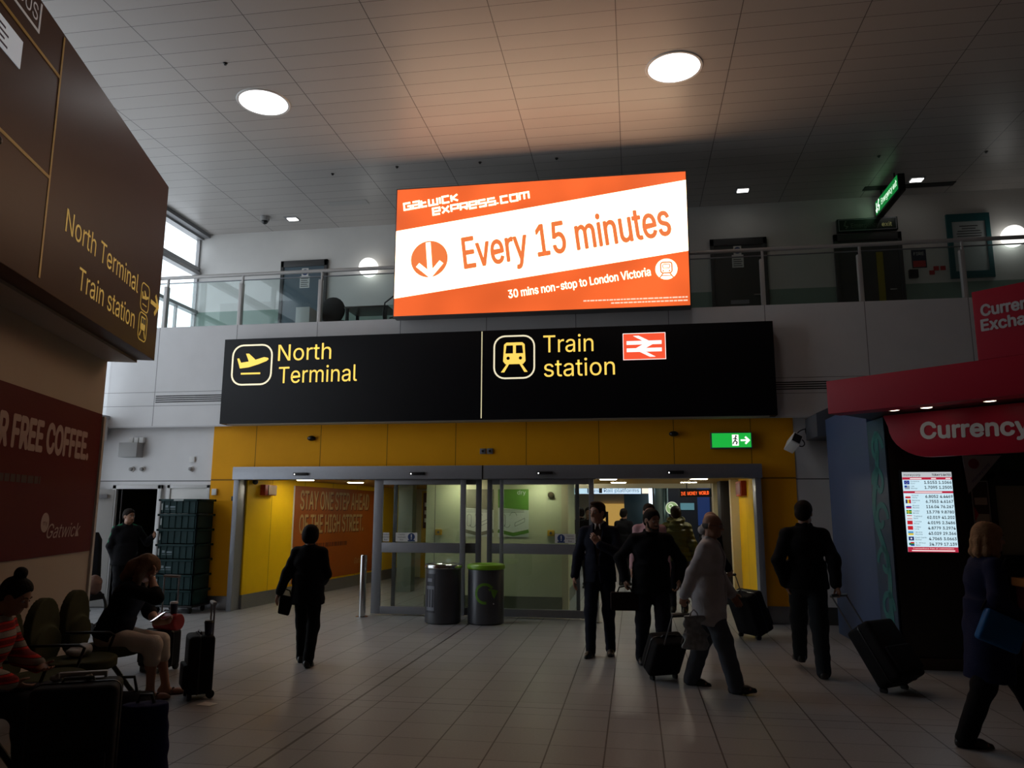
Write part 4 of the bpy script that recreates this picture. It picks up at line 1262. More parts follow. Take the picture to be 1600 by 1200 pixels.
# swirl painted side and blue pillar
sw = obj('swirl_panel', B().add([(2.80, 9.72, 0), (2.83, 9.2, 0), (2.86, 9.2, 0), (2.86, 9.72, 0), (2.80, 9.72, 2.75), (2.83, 9.2, 2.75), (2.86, 9.2, 2.75), (2.86, 9.72, 2.75)],
        [(3, 2, 1, 0), (4, 5, 6, 7), (0, 1, 5, 4), (1, 2, 6, 5), (2, 3, 7, 6), (3, 0, 4, 7)]), mat('swirl_navy', (.02, .05, .11), .4), ks)
Tw = plane((2.80, 9.72, 0), Vector((.03, -.52, 0)))
b = B()
m_sw = mat('swirl_teal', (.015, .15, .165), .5)
pts = [(.26 + .15 * math.sin(z * 2.6) + .06 * math.sin(z * 6 + 1), z) for z in [.15 + .06 * k for k in range(42)]]
b.strip(Tw, pts, .11, .001, .004)
for z0, s_ in ((.6, 1), (1.1, -1), (1.6, 1), (2.0, -1), (2.4, 1)):
    b.strip(Tw, [(.26 + s_ * r * math.cos(a), z0 + r * math.sin(a)) for a, r in [(k * .35, .20 - .009 * k) for k in range(18)]], .07, .001, .004)
obj('swirl_pattern', b, m_sw, sw)
obj('blue_pillar', B().box(2.80, 3.05, 9.73, 11.7, 0, 3.02), mat('pillar_blue', (.045, .078, .175), .5, noise=.05, nscale=5), bevel=.012, label='plain blue wall pillar at the left end of the kiosk', cat='pillar')

# exchange rate screen
t = empty('rate_screen', (3.22, 9.15, 1.24), 'bright screen of currency rates on the dark kiosk wall', 'screen')
obj('bezel', B().box(2.95, 3.51, 9.15, 9.2, 1.22, 2.145), m_black, t, bevel=.006)
T = plane((2.97, 9.15, 1.245), (1, 0, 0))
SW, SH = .515, .875
obj('display', B().rect(T, 0, 0, SW, SH, 0, .003), glow('screen_pale_blue', (.62, .84, .95), .95), t)
obj('title_bar', B().rect(T, 0, SH - .055, SW, SH, .003, .004), glow('screen_grey', (.62, .65, .68), .8), t)
m_sred = glow('screen_red', (.60, .03, .07), .75)
for y0_, y1_ in ((SH - .085, SH - .057), (SH - .235, SH - .21), (0, .055)):
    obj('red_bar', B().rect(T, 0, y0_, SW, y1_, .003, .004), m_sred, t)
m_sink = mat('screen_ink', (.015, .018, .03), .5)
bl = letters(B(), 'moneycorp', T, (.015, SH - .045), (.19, SH - .045), .03, .006)
letters(bl, "TODAY'S RATES", T, (.31, SH - .043), (.505, SH - .043), .022, .006, .02)
rows = [('Eurozone', 'Euro', '1.5153', '1.1066'), ('USA', 'Dollar', '1.7095', '1.2505'), ('Poland', 'Zloty', '6.8052', '4.4469'), ('Romania', 'Lei', '6.7553', '4.6167'),
        ('Russia', 'Rouble', '116.04', '76.267'), ('Sweden', 'Krona', '13.778', '9.8780'), ('Thailand', 'Baht', '62.019', '41.202'), ('Tunisia', 'Dinar', '4.0195', '2.3486'),
        ('Turkey', 'Lira', '4.8779', '3.2974'), ('Ukraine', 'Hryvnia', '43.029', '29.366'), ('East Carib.', 'Dollar', '4.7065', '3.0663'), ('S. Africa', 'Rand', '24.779', '17.139')]
ys = [.745, .69, .59, .535, .478, .42, .362, .304, .246, .188, .13, .072]
obj('title_lettering', bl, m_sink, t)
for (a, c, v1, v2), y in zip(rows, ys):
    bl = B()
    letters(bl, a, T, (.085, y + .02), (.085 + .011 * len(a), y + .02), .014, .006)
    letters(bl, c, T, (.085, y - .003), (.085 + .011 * len(c), y - .003), .014, .006)
    letters(bl, v1, T, (.225, y), (.355, y), .03, .006, .02)
    letters(bl, v2, T, (.375, y), (.505, y), .03, .006, .02)
    obj('rate_lettering', bl, m_sink, t)
bw = letters(B(), 'Transactions free of commission', T, (.05, .033), (.47, .033), .013, .006)
letters(bw, 'We buy back your unused currency', T, (.03, .010), (.49, .010), .013, .006) if False else None
b = bw
for (x0, x1, y) in ((.08, .2, SH - .078), (.3, .35, SH - .078), (.45, .5, SH - .078), (.12, .4, SH - .228), (.04, .48, .01)):
    b.rect(T, x0, y, x1, y + .011, .004, .006)
obj('white_print', b, glow('screen_white', (1, .9, .9), .9), t)
fl = {'blue': (.01, .04, .35), 'red': (.6, .02, .03), 'yel': (.8, .6, .05), 'wht': (.85, .88, .9), 'blk': (.02, .02, .03), 'grn': (.02, .25, .05), 'lbl': (.1, .35, .65), 'navy': (.02, .03, .15), 'gry': (.35, .4, .5)}
FM = {k: glow('flag_' + n, c, .85) for (k, c), n in zip(fl.items(), ('blue', 'red', 'yellow', 'white', 'black', 'green', 'sky', 'navy', 'grey'))}
FB = {k: B() for k in fl}


def flag(i, *parts):
    y = ys[i] - .006
    for k, x0, y0, x1, y1 in parts:
        FB[k].rect(T, .015 + .055 * x0, y + .042 * y0, .015 + .055 * x1, y + .042 * y1, .004, .006 + .0002 * len(FB[k].f) / 40)


flag(0, ('blue', 0, 0, 1, 1), ('yel', .4, .75, .6, .85), ('yel', .4, .15, .6, .25), ('yel', .25, .4, .32, .6), ('yel', .68, .4, .75, .6))
flag(1, ('gry', 0, 0, 1, 1), ('blue', 0, .5, .45, 1.02))
flag(2, ('wht', 0, .5, 1, 1), ('red', 0, 0, 1, .5))
flag(3, ('navy', 0, 0, .33, 1), ('yel', .33, 0, .66, 1), ('red', .66, 0, 1, 1))
flag(4, ('wht', 0, .66, 1, 1), ('blue', 0, .33, 1, .66), ('red', 0, 0, 1, .33))
flag(5, ('grn', 0, 0, 1, 1), ('yel', .3, 0, .45, 1.02), ('yel', 0, .4, 1, .6))
flag(6, ('wht', 0, 0, 1, 1), ('navy', 0, .33, 1, .66), ('red', 0, .85, 1, 1.02), ('red', 0, 0, 1, .15))
flag(7, ('red', 0, 0, 1, 1), ('wht', .35, .3, .65, .7))
flag(8, ('red', 0, 0, 1, 1), ('wht', .3, .25, .5, .75), ('wht', .6, .42, .7, .58))
flag(9, ('lbl', 0, .5, 1, 1), ('yel', 0, 0, 1, .5))
flag(10, ('navy', 0, 0, 1, 1), ('wht', .35, .3, .65, .7))
flag(11, ('grn', 0, .35, 1, .65), ('red', .3, .65, 1, 1), ('blue', .3, 0, 1, .35), ('blk', 0, .2, .3, .8))
for k, bb in FB.items():
    if bb.v:
        obj('flag_print', bb, FM[k], t)
# pennant, narrow poster and counter screen
T = plane((3.62, 9.17, 2.30), (1, 0, 0))
t = empty('pennant', (3.8, 9.17, 1.9), 'white triangular pennant hanging under the red kiosk header', 'pennant')
obj('cloth', B().poly(T, [(0, 0), (.40, 0), (.33, -.08), (.03, -.42)], 0, .006), mat('pennant_white', (.40, .38, .40), .6), t)
obj('badge', B().disc(T, .11, -.09, .055, .006, .009, 24), mat('pennant_red', (.25, .03, .05), .5), t)
text('lettering', 'moneycorp', T, (.09, -.30), (.28, -.10), .035, mat('pennant_violet', (.08, .06, .2), .5), t, .008)
T = plane((3.72, 9.27, 1.40), (1, 0, 0))
t = empty('wall_poster', (3.8, 9.27, 1.4), 'narrow poster with red corner behind the woman in navy', 'poster')
obj('sheet', B().rect(T, 0, 0, .17, .62, 0, .01), mat('poster_brown', (.06, .03, .025), .4), t)
obj('edge', B().strip(T, [(0, 0), (.17, 0), (.17, .62), (0, .62)], .012, .01, .014, True), m_grey_plastic, t)
obj('print', B().poly(T, [(.01, 0), (.16, 0), (.16, .26), (.05, .26), (.01, .18)], .01, .013).rect(T, .02, .36, .15, .44, .01, .013), mat('poster_cream', (.5, .42, .34), .5), t)
obj('red_corner', B().poly(T, [(.01, .18), (.05, .26), (.01, .34)], .01, .014), m_red_print, t)
text('lettering', '50', T, (.05, .15), (.09, .15), .035, m_red_print, t, .014)
t = empty('till_monitor', (4.25, 8.95, .99), 'small black till monitor on the kiosk counter', 'monitor')
obj('screen', B().box(4.10, 4.50, 8.93, 8.97, 1.03, 1.22), m_black, t, bevel=.006)
obj('foot', B().box(4.2, 4.4, 8.88, 9.02, .99, 1.03), m_black, t)
obj('indicator', B().box(4.16, 4.2, 8.925, 8.93, 1.06, 1.07), mat('till_glow', (1, .9, .7), .5, emit=1.2), t)

# ------------------------------------------------------------------ bodies: smooth distance fields turned into one continuous mesh
V = lambda *a: np.array(a, dtype=np.float64)


def nrm(v):
    return v / max(1e-9, np.linalg.norm(v))


class Field:
    def __init__(s):
        s.p = []

    def cone(s, a, b, ra, rb, k=.02):
        s.p.append(('c', V(*a), V(*b), ra, rb, k, 0))
        return s

    def chain(s, pts, rs, k=.02):
        for i in range(len(pts) - 1):
            s.cone(pts[i], pts[i + 1], rs[i], rs[i + 1], k)
        return s

    def ell(s, c, r, R=None, k=.03, sub=0):
        s.p.append(('e', V(*c), np.eye(3) if R is None else R, V(*r), None, k, sub))
        return s

    def drum(s, a, b, x, ra, rb, k=.02, sub=0):
        """tapered elliptical cylinder a->b; x = its wide axis; ra, rb = (half width, half depth)"""
        s.p.append(('d', V(*a), V(*b), (V(*x), ra, rb), None, k, sub))
        return s

    def mesh(s, res, wrinkle=0.):
        lo, hi = V(9, 9, 9), V(-9, -9, -9)
        bx = []
        for t, a, b, c, d, k, sub in s.p:
            if t == 'c':
                r = max(c, d)
                l, h = np.minimum(a, b) - r, np.maximum(a, b) + r
            elif t == 'e':
                e = np.sqrt(((b * c[None, :]) ** 2).sum(1))
                l, h = a - e, a + e
            else:
                r = max(*c[1], *c[2])
                l, h = np.minimum(a, b) - r, np.maximum(a, b) + r
            bx.append((l, h))
            if not sub:
                lo, hi = np.minimum(lo, l), np.maximum(hi, h)
        lo -= 3 * res
        hi += 3 * res
        n = np.ceil((hi - lo) / res).astype(int) + 1
        D = np.full(n, 1., dtype=np.float32)
        ax = [lo[i] + res * np.arange(n[i]) for i in range(3)]
        for (t, a, b, c, d, k, sub), (l, h) in zip(s.p, bx):
            m = k * 1.5 + 3 * res
            i0 = np.maximum(0, np.floor((l - m - lo) / res).astype(int))
            i1 = np.minimum(n, np.ceil((h + m - lo) / res).astype(int) + 1)
            if (i1 <= i0).any():
                continue
            X = ax[0][i0[0]:i1[0], None, None]
            Y = ax[1][None, i0[1]:i1[1], None]
            Z = ax[2][None, None, i0[2]:i1[2]]
            if t == 'c':
                ba = b - a
                L2 = max(1e-9, ba @ ba)
                tt = np.clip(((X - a[0]) * ba[0] + (Y - a[1]) * ba[1] + (Z - a[2]) * ba[2]) / L2, 0, 1)
                q = np.sqrt((X - a[0] - tt * ba[0]) ** 2 + (Y - a[1] - tt * ba[1]) ** 2 + (Z - a[2] - tt * ba[2]) ** 2) - (c + (d - c) * tt)
            elif t == 'e':
                dx, dy, dz = X - a[0], Y - a[1], Z - a[2]
                u = [(dx * b[0, i] + dy * b[1, i] + dz * b[2, i]) for i in range(3)]
                k0 = np.sqrt(sum((u[i] / c[i]) ** 2 for i in range(3)))
                k1 = np.sqrt(sum((u[i] / c[i] ** 2) ** 2 for i in range(3)))
                q = k0 * (k0 - 1) / np.maximum(k1, 1e-6)
            else:
                xa, ra, rb = c
                L = np.linalg.norm(b - a)
                za = (b - a) / L
                xa = nrm(xa - za * (xa @ za))
                ya = np.cross(za, xa)
                dx, dy, dz = X - a[0], Y - a[1], Z - a[2]
                h_ = dx * za[0] + dy * za[1] + dz * za[2]
                tt = np.clip(h_ / L, 0, 1)
                rx = ra[0] + (rb[0] - ra[0]) * tt
                ry = ra[1] + (rb[1] - ra[1]) * tt
                q = (np.sqrt(((dx * xa[0] + dy * xa[1] + dz * xa[2]) / rx) ** 2 + ((dx * ya[0] + dy * ya[1] + dz * ya[2]) / ry) ** 2) - 1) * np.minimum(rx, ry)
                q = np.maximum(q, np.abs(h_ - L / 2) - L / 2)
            S_ = D[i0[0]:i1[0], i0[1]:i1[1], i0[2]:i1[2]]
            q = q.astype(np.float32)
            if sub:
                q = -q
                hh = np.maximum(k - np.abs(S_ - q), 0) / k
                S_[...] = np.maximum(S_, q) + hh * hh * k * .25
            else:
                hh = np.maximum(k - np.abs(S_ - q), 0) / k
                S_[...] = np.minimum(S_, q) - hh * hh * k * .25
        if wrinkle:
            X, Y, Z = ax[0][:, None, None], ax[1][None, :, None], ax[2][None, None, :]
            D += (wrinkle * (np.sin(31 * Z + 9 * X + 4 * np.sin(13 * Y + 7 * Z)) * np.sin(19 * X - 14 * Y + 11 * Z) + .6 * np.sin(57 * Z - 21 * Y + 15 * X))).astype(np.float32)
        # surface nets
        ins = D < 0
        c = [D[i:n[0] - 1 + i, j:n[1] - 1 + j, k:n[2] - 1 + k] for i in (0, 1) for j in (0, 1) for k in (0, 1)]
        ic = [ins[i:n[0] - 1 + i, j:n[1] - 1 + j, k:n[2] - 1 + k] for i in (0, 1) for j in (0, 1) for k in (0, 1)]
        cnt = sum(q.astype(np.int8) for q in ic)
        act = (cnt > 0) & (cnt < 8)
        idx = np.full(act.shape, -1, dtype=np.int64)
        cells = np.argwhere(act)
        idx[act] = np.arange(len(cells))
        cv = np.stack([q[act] for q in c], 1).astype(np.float64)
        off = np.array([(i, j, k) for i in (0, 1) for j in (0, 1) for k in (0, 1)], dtype=np.float64)
        acc = np.zeros((len(cells), 3))
        w = np.zeros(len(cells))
        for e0, e1 in ((0, 1), (2, 3), (4, 5), (6, 7), (0, 2), (1, 3), (4, 6), (5, 7), (0, 4), (1, 5), (2, 6), (3, 7)):
            a, b = cv[:, e0], cv[:, e1]
            m = (a < 0) != (b < 0)
            t = np.where(m, a / np.where(m, a - b, 1), 0)
            acc += np.where(m[:, None], off[e0] + (off[e1] - off[e0]) * t[:, None], 0)
            w += m
        verts = lo + res * (cells + acc / w[:, None])
        quads = []
        for a_ in range(3):
            b_, c_ = (a_ + 1) % 3, (a_ + 2) % 3
            sl0 = [slice(1, -1)] * 3
            sl1 = [slice(1, -1)] * 3
            sl0[a_] = slice(0, -1)
            sl1[a_] = slice(1, None)
            A, Bb = ins[tuple(sl0)], ins[tuple(sl1)]
            for flip, m in ((0, A & ~Bb), (1, ~A & Bb)):
                P = np.argwhere(m)
                for ax_ in (b_, c_):
                    P[:, ax_] += 1
                eb = np.zeros(3, int)
                ec = np.zeros(3, int)
                eb[b_] = 1
                ec[c_] = 1
                q = [idx[tuple((P - x).T)] for x in (eb + ec, ec, 0 * eb, eb)]
                q = np.stack(q, 1)
                quads.append(q[:, ::-1] if flip else q)
        return verts, np.concatenate(quads)


def field_obj(name, F, m, parent, res, wrinkle=0., **kw):
    v, f = F.mesh(res, wrinkle)
    me = bpy.data.meshes.new(name)
    me.vertices.add(len(v))
    me.vertices.foreach_set('co', v.astype(np.float32).ravel())
    me.loops.add(len(f) * 4)
    me.loops.foreach_set('vertex_index', f.astype(np.int32).ravel())
    me.polygons.add(len(f))
    me.polygons.foreach_set('loop_start', np.arange(0, len(f) * 4, 4, dtype=np.int32))
    me.polygons.foreach_set('use_smooth', np.ones(len(f), dtype=bool))
    me.materials.append(m)
    me.update(calc_edges=True)
    me.validate()
    o = bpy.data.objects.new(name, me)
    COL.objects.link(o)
    o.parent = parent
    ORG[o.name] = Vector((0, 0, 0))
    return tag(o, **kw)


def ik(a, t, l1, l2, pole):
    d = t - a
    L = np.linalg.norm(d)
    mx = (l1 + l2) * .999
    if L > mx:
        t = a + d / L * mx
        d = t - a
        L = mx
    x = d / L
    p = nrm(pole - x * (pole @ x))
    c = (l1 * l1 + L * L - l2 * l2) / (2 * l1 * L)
    c = max(-1, min(1, c))
    return a + x * l1 * c + p * l1 * math.sqrt(1 - c * c), t


def axes(x, y, z):
    return np.stack([nrm(x), nrm(y), nrm(z)], 1)


def rotm(yaw, pitch=0., roll=0.):
    return np.array(Matrix.Rotation(yaw, 3, 'Z') @ Matrix.Rotation(pitch, 3, 'X') @ Matrix.Rotation(roll, 3, 'Y'))


def skeleton(H=1.75, hip=(0, 0, .93), lean=0., twist=0., side=0., feet=None, hands=None, poles=None, head=(0, 0, 0), sh=.17, kneepole=None):
    """joints in metres; +Y is the way the person faces, +X their right hand"""
    k = H / 1.75
    K = {'k': k}
    feet = feet or (((-.10, .02, 0), 0., 0.), ((.10, -.02, 0), 0., 0.))
    hands = hands or ((-.25, .04, .86), (.25, .04, .86))
    P = V(*hip) * k
    R = rotm(twist, -lean, side)
    up, fw, rt = R @ V(0, 0, 1), R @ V(0, 1, 0), R @ V(1, 0, 0)
    K.update(P=P, up=up, fw=fw, rt=rt, R=R, W=P + up * .16 * k, C=P + up * .36 * k + fw * .0, N=P + up * .545 * k)
    K['S'] = [P + up * .472 * k - rt * sh * k, P + up * .472 * k + rt * sh * k]
    RH = rotm(head[0] + twist, head[1], head[2])
    K['RH'] = RH
    K['HC'] = K['N'] + (up * .55 + RH @ V(0, 0, 1) * .45) * .155 * k + RH @ V(0, .025, 0) * k
    K['E'], K['Wr'], K['K'], K['A'], K['F'], K['Hp'] = [], [], [], [], [], []
    for i, s in enumerate((-1, 1)):
        pole = V(s * .5, -1, -.15) if not poles or poles[i] is None else V(*poles[i])
        e, w = ik(K['S'][i], V(*hands[i]) * k, .285 * k, .255 * k, pole)
        K['E'].append(e)
        K['Wr'].append(w)
        hp = P + (R @ V(s * .09, 0, -.01)) * k if abs(lean) < .25 else P + V(s * .09, 0, -.01) * k
        (fx, fy, fz), fp, fyaw = feet[i]
        ank = V(fx, fy, fz) * k + (rotm(fyaw, fp) @ V(0, -.0, .085)) * k
        kp = V(s * .06, 1, 0) if kneepole is None else V(*kneepole[i])
        kn, an = ik(hp, ank, .425 * k, .415 * k, kp)
        K['Hp'].append(hp)
        K['K'].append(kn)
        K['A'].append(an)
        K['F'].append(rotm(fyaw, fp))
    return K


def hand(F, w, d, pn, s, k, curl, spread=1.):
    """wrist w, fingers along d, palm facing pn, thumb on side s"""
    d, s = nrm(d), nrm(s - d * (s @ d))
    pn = nrm(np.cross(d, s)) if np.cross(d, s) @ pn > 0 else nrm(np.cross(s, d))
    F.ell(w + d * .048 * k, (.040 * k, .054 * k, .0155 * k), axes(s, d, pn), .012)
    F.cone(w - d * .03 * k, w + d * .025 * k, .026 * k, .026 * k, .02)
    for i, (o, L, c) in enumerate(((.029, .072, .9), (.010, .080, 1.), (-.010, .074, 1.05), (-.028, .058, 1.15))):
        b = w + d * (.088 - .004 * abs(i - 1)) * k + s * o * k * spread
        dirn = d + s * (o * 2.2 * (spread - .6))
        ang = 0
        for seg, fr_ in enumerate((.44, .31, .25)):
            ang += curl * c * (.55, 1., .7)[seg]
            q = nrm(nrm(dirn) * math.cos(ang) + pn * math.sin(ang))
            e = b + q * L * fr_ * k
            F.cone(b, e, (.0095 - .0008 * seg) * k, (.0088 - .001 * seg) * k, .006)
            b = e
    t0 = w + d * .022 * k + s * .030 * k + pn * .004
    t1 = t0 + nrm(s * .75 + d * .65 + pn * .35) * .040 * k
    t2 = t1 + nrm(s * (.25 - .4 * min(1, curl)) + d * .85 + pn * (.3 + .5 * min(1, curl))) * .033 * k
    F.cone(w + d * .02 * k + s * .012 * k, t0, .017 * k, .014 * k, .012).cone(t0, t1, .0125 * k, .0105 * k, .006).cone(t1, t2, .0105 * k, .0085 * k, .005)


def body_field(K, g=1., hands=((None, None, None, .35), (None, None, None, .35)), female=False):
    F = Field()
    k, R = K['k'], K['R']
    P, W_, C, N = K['P'], K['W'], K['C'], K['N']
    F.ell(P, (.155 * k * g, .108 * k * g, .12 * k), R, .05)
    F.ell(W_, (.132 * k * g, .098 * k * g, .16 * k), R, .05)
    F.ell(C, (.155 * k * g, .108 * k * g, .18 * k), R, .05)
    for i in (0, 1):
        F.cone(N - K['up'] * .035 * k, K['S'][i], .055 * k, .050 * k, .04)
        F.chain([K['S'][i], K['E'][i]], [.05 * k, .038 * k], .03)
        d = nrm(K['Wr'][i] - K['E'][i])
        F.cone(K['E'][i], K['E'][i] + d * .1 * k, .040 * k, .041 * k, .02).cone(K['E'][i] + d * .1 * k, K['Wr'][i], .040 * k, .026 * k, .02)
        F.chain([K['Hp'][i], K['K'][i]], [.083 * k * g, .055 * k], .05)
        dl = nrm(K['A'][i] - K['K'][i])
        F.cone(K['K'][i], K['A'][i], .054 * k, .036 * k, .03)
        F.ell(K['K'][i] + dl * .13 * k - K['F'][i] @ V(0, .014, 0) * k, (.05 * k, .052 * k, .12 * k), axes(K['F'][i] @ V(1, 0, 0), np.cross(-dl, K['F'][i] @ V(1, 0, 0)), -dl), .03)
        f = K['F'][i]
        a = K['A'][i]
        F.cone(a, a + f @ V(0, -.035, -.05) * k, .036 * k, .032 * k, .02).cone(a + f @ V(0, -.03, -.052) * k, a + f @ V(0, .13, -.058) * k, .032 * k, .028 * k, .03)
        F.cone(a + f @ V(-.012, .11, -.06) * k, a + f @ V(-.008, .165, -.064) * k, .03 * k, .02 * k, .02)
        hd = hands[i]
        s = -1 if i == 0 else 1
        fd = nrm(d) if hd[0] is None else nrm(V(*hd[0]))
        th = V(0, 1, 0) if hd[1] is None else V(*hd[1])
        pn = V(-s, 0, 0) if hd[2] is None else V(*hd[2])
        hand(F, K['Wr'][i], fd, pn, th, k, hd[3])
    # neck and head
    RH, HC = K['RH'], K['HC']
    h = lambda x, y, z: HC + RH @ V(x, y, z) * k
    F.cone(N - K['up'] * .03 * k, h(0, -.02, -.06), .058 * k, .053 * k, .03)
    F.ell(h(0, -.012, .03), (.077 * k, .096 * k, .088 * k), RH, .03)
    F.ell(h(0, .022, -.025), (.062 * k, .072 * k, .09 * k), RH, .03)
    F.cone(h(-.03, .035, -.078), h(.03, .035, -.078), .032 * k, .032 * k, .03)
    F.cone(h(-.012, .066, -.088), h(.012, .066, -.088), .018 * k, .018 * k, .02)
    F.cone(h(-.035, .075, .022), h(.035, .075, .022), .012 * k, .012 * k, .012)
    F.ell(h(-.033, .092, .002), (.018 * k, .016 * k, .012 * k), RH, .012, 1).ell(h(.033, .092, .002), (.018 * k, .016 * k, .012 * k), RH, .012, 1)
    F.cone(h(0, .082, .012), h(0, .107, -.028), .008 * k, .013 * k, .008)
    F.ell(h(-.013, .094, -.032), (.009 * k,) * 3, RH, .006).ell(h(.013, .094, -.032), (.009 * k,) * 3, RH, .006)
    F.cone(h(-.02, .083, -.056), h(.02, .083, -.056), .008 * k, .008 * k, .006).cone(h(-.017, .080, -.068), h(.017, .080, -.068), .009 * k, .009 * k, .006)
    F.ell(h(0, .097, -.0615), (.024 * k, .012 * k, .0025 * k), RH, .004, 1)
    for s in (-1, 1):
        F.ell(h(s * .078, -.008, -.008), (.010 * k, .020 * k, .032 * k), RH @ rotm(s * .3), .01)
        F.ell(h(s * .088, .0, -.004), (.006 * k, .010 * k, .016 * k), RH, .006, 1)
    return F


def torso_cloth(F, K, g, inf, hem, flare=1.03, k_=.05, low=True):
    k, R = K['k'], K['R']
    P, up = K['P'], K['up']
    F.ell(K['W'], ((.135 + inf) * k * g, (.102 + inf) * k * g, .2 * k), R, k_)
    F.ell(K['C'], ((.158 + inf) * k * g, (.112 + inf) * k * g, .19 * k), R, k_)
    for i in (0, 1):
        F.cone(K['N'] - up * .045 * k, K['S'][i], (.052 + inf * .8) * k, (.046 + inf * .7) * k, .04)
    if low:
        F.drum(P + up * hem * k, P + up * .2 * k, K['rt'], ((.166 + inf) * k * g * flare, (.122 + inf) * k * g * flare), ((.145 + inf) * k * g, (.108 + inf) * k * g), .05)


def sleeves(F, K, inf, cuff=0., short=False):
    k = K['k']
    for i in (0, 1):
        d = nrm(K['Wr'][i] - K['E'][i])
        F.chain([K['S'][i], K['E'][i]], [(.047 + inf) * k, (.041 + inf) * k], .03)
        if short:
            continue
        F.cone(K['E'][i], K['Wr'][i] - d * (.012 - cuff) * k, (.045 + inf) * k, (.032 + inf) * k, .03)


def jacket_field(K, g=1., hem=-.09, inf=.022, opening=True, collar=True, deep=.0):
    F = Field()
    k = K['k']
    torso_cloth(F, K, g, inf, hem)
    sleeves(F, K, inf * .7)
    if hem < -.2:      # a long jacket lies over the thighs
        for i in (0, 1):
            v = K['K'][i] - K['Hp'][i]
            F.cone(K['Hp'][i], K['Hp'][i] + v * min(.75, -hem * 1.5), .128 * k * g, .112 * k * g, .06)
    N, up, fw, rt = K['N'], K['up'], K['fw'], K['rt']
    if collar:
        for s in (-1, 1):
            F.chain([N + (up * .035 - fw * .06) * k, N + (up * .03 + rt * s * .062 - fw * .01) * k, N + (up * -.005 + rt * s * .05 + fw * .06) * k, N + (up * -.12 + rt * s * .055 + fw * .105) * k, N + (up * -.23 + rt * s * .03 + fw * .125) * k],
                    [.02 * k, .021 * k, .019 * k, .018 * k, .011 * k], .015)
    # room for the neck, and the front V
    F.drum(N + (-up * .01 + fw * .005) * k, N + up * .16 * k, rt, (.052 * k, .056 * k), (.06 * k, .066 * k), .01, 1)
    if opening:
        c = K['C'] + fw * (.125 + inf) * k * g
        F.drum(c - up * (.14 + deep) * k, N + (fw * .09 + up * .02) * k, rt, (.006 * k, .05 * k), (.058 * k, .06 * k), .012, 1)
        F.drum(K['P'] + up * (hem - .02) * k + fw * .15 * k * g, K['P'] + up * .02 * k + fw * .15 * k * g, rt, (.035 * k, .10 * k), (.004 * k, .10 * k), .008, 1)
    return F


def shirt_field(K, g=1.):
    F = Field()
    torso_cloth(F, K, g, .010, .0, k_=.04)
    N, up, fw, rt, k = K['N'], K['up'], K['fw'], K['rt'], K['k']
    for s in (-1, 1):
        F.chain([N + (up * .045 - fw * .055) * k, N + (up * .04 + rt * s * .055) * k, N + (up * .0 + rt * s * .02 + fw * .062) * k, N + (up * -.045 + rt * s * .035 + fw * .085) * k], [.011 * k, .011 * k, .010 * k, .007 * k], .008)
    return F


def trousers_field(K, g=1., top=.07, r=(.098, .07, .058), ankle=.03, seat=True):
    F = Field()
    k, R = K['k'], K['R']
    F.ell(K['P'], (.168 * k * g, .124 * k * g, .125 * k), R, .05)
    F.drum(K['P'], K['P'] + K['up'] * top * k, K['rt'], (.16 * k * g, .118 * k * g), (.15 * k * g, .112 * k * g), .04)
    for i in (0, 1):
        d = nrm(K['A'][i] - K['K'][i])
        F.chain([K['Hp'][i], K['K'][i], K['A'][i] + d * ankle * k], [r[0] * k * g, r[1] * k, r[2] * k], .045)
    return F


def shoes_field(K, i, heel=0., boot=0.):
    F = Field()
    k = K['k']
    f, a = K['F'][i], K['A'][i]
    p = lambda x, y, z: a + f @ V(x, y, z) * k
    F.cone(p(0, -.045, -.05), p(0, .10, -.055), .036 * k, .036 * k, .03).cone(p(-.008, .09, -.055), p(-.006, .175, -.062), .036 * k, .022 * k, .03)
    F.cone(p(0, -.02, .0 + boot), p(0, -.035, -.045), .043 * k, .036 * k, .03)
    F.drum(p(0, -.02, -.085), p(0, -.02, -.065), f @ V(0, 1, 0), (.06 * k, .036 * k), (.06 * k, .036 * k), .012)
    F.drum(p(-.004, .10, -.085), p(-.004, .10, -.068), f @ V(0, 1, 0), (.095 * k, .04 * k), (.095 * k, .04 * k), .012)
    if heel:
        F.cone(p(0, -.06, -.06), p(0, -.055, -.085), .02 * k, .016 * k, .01)
    return F


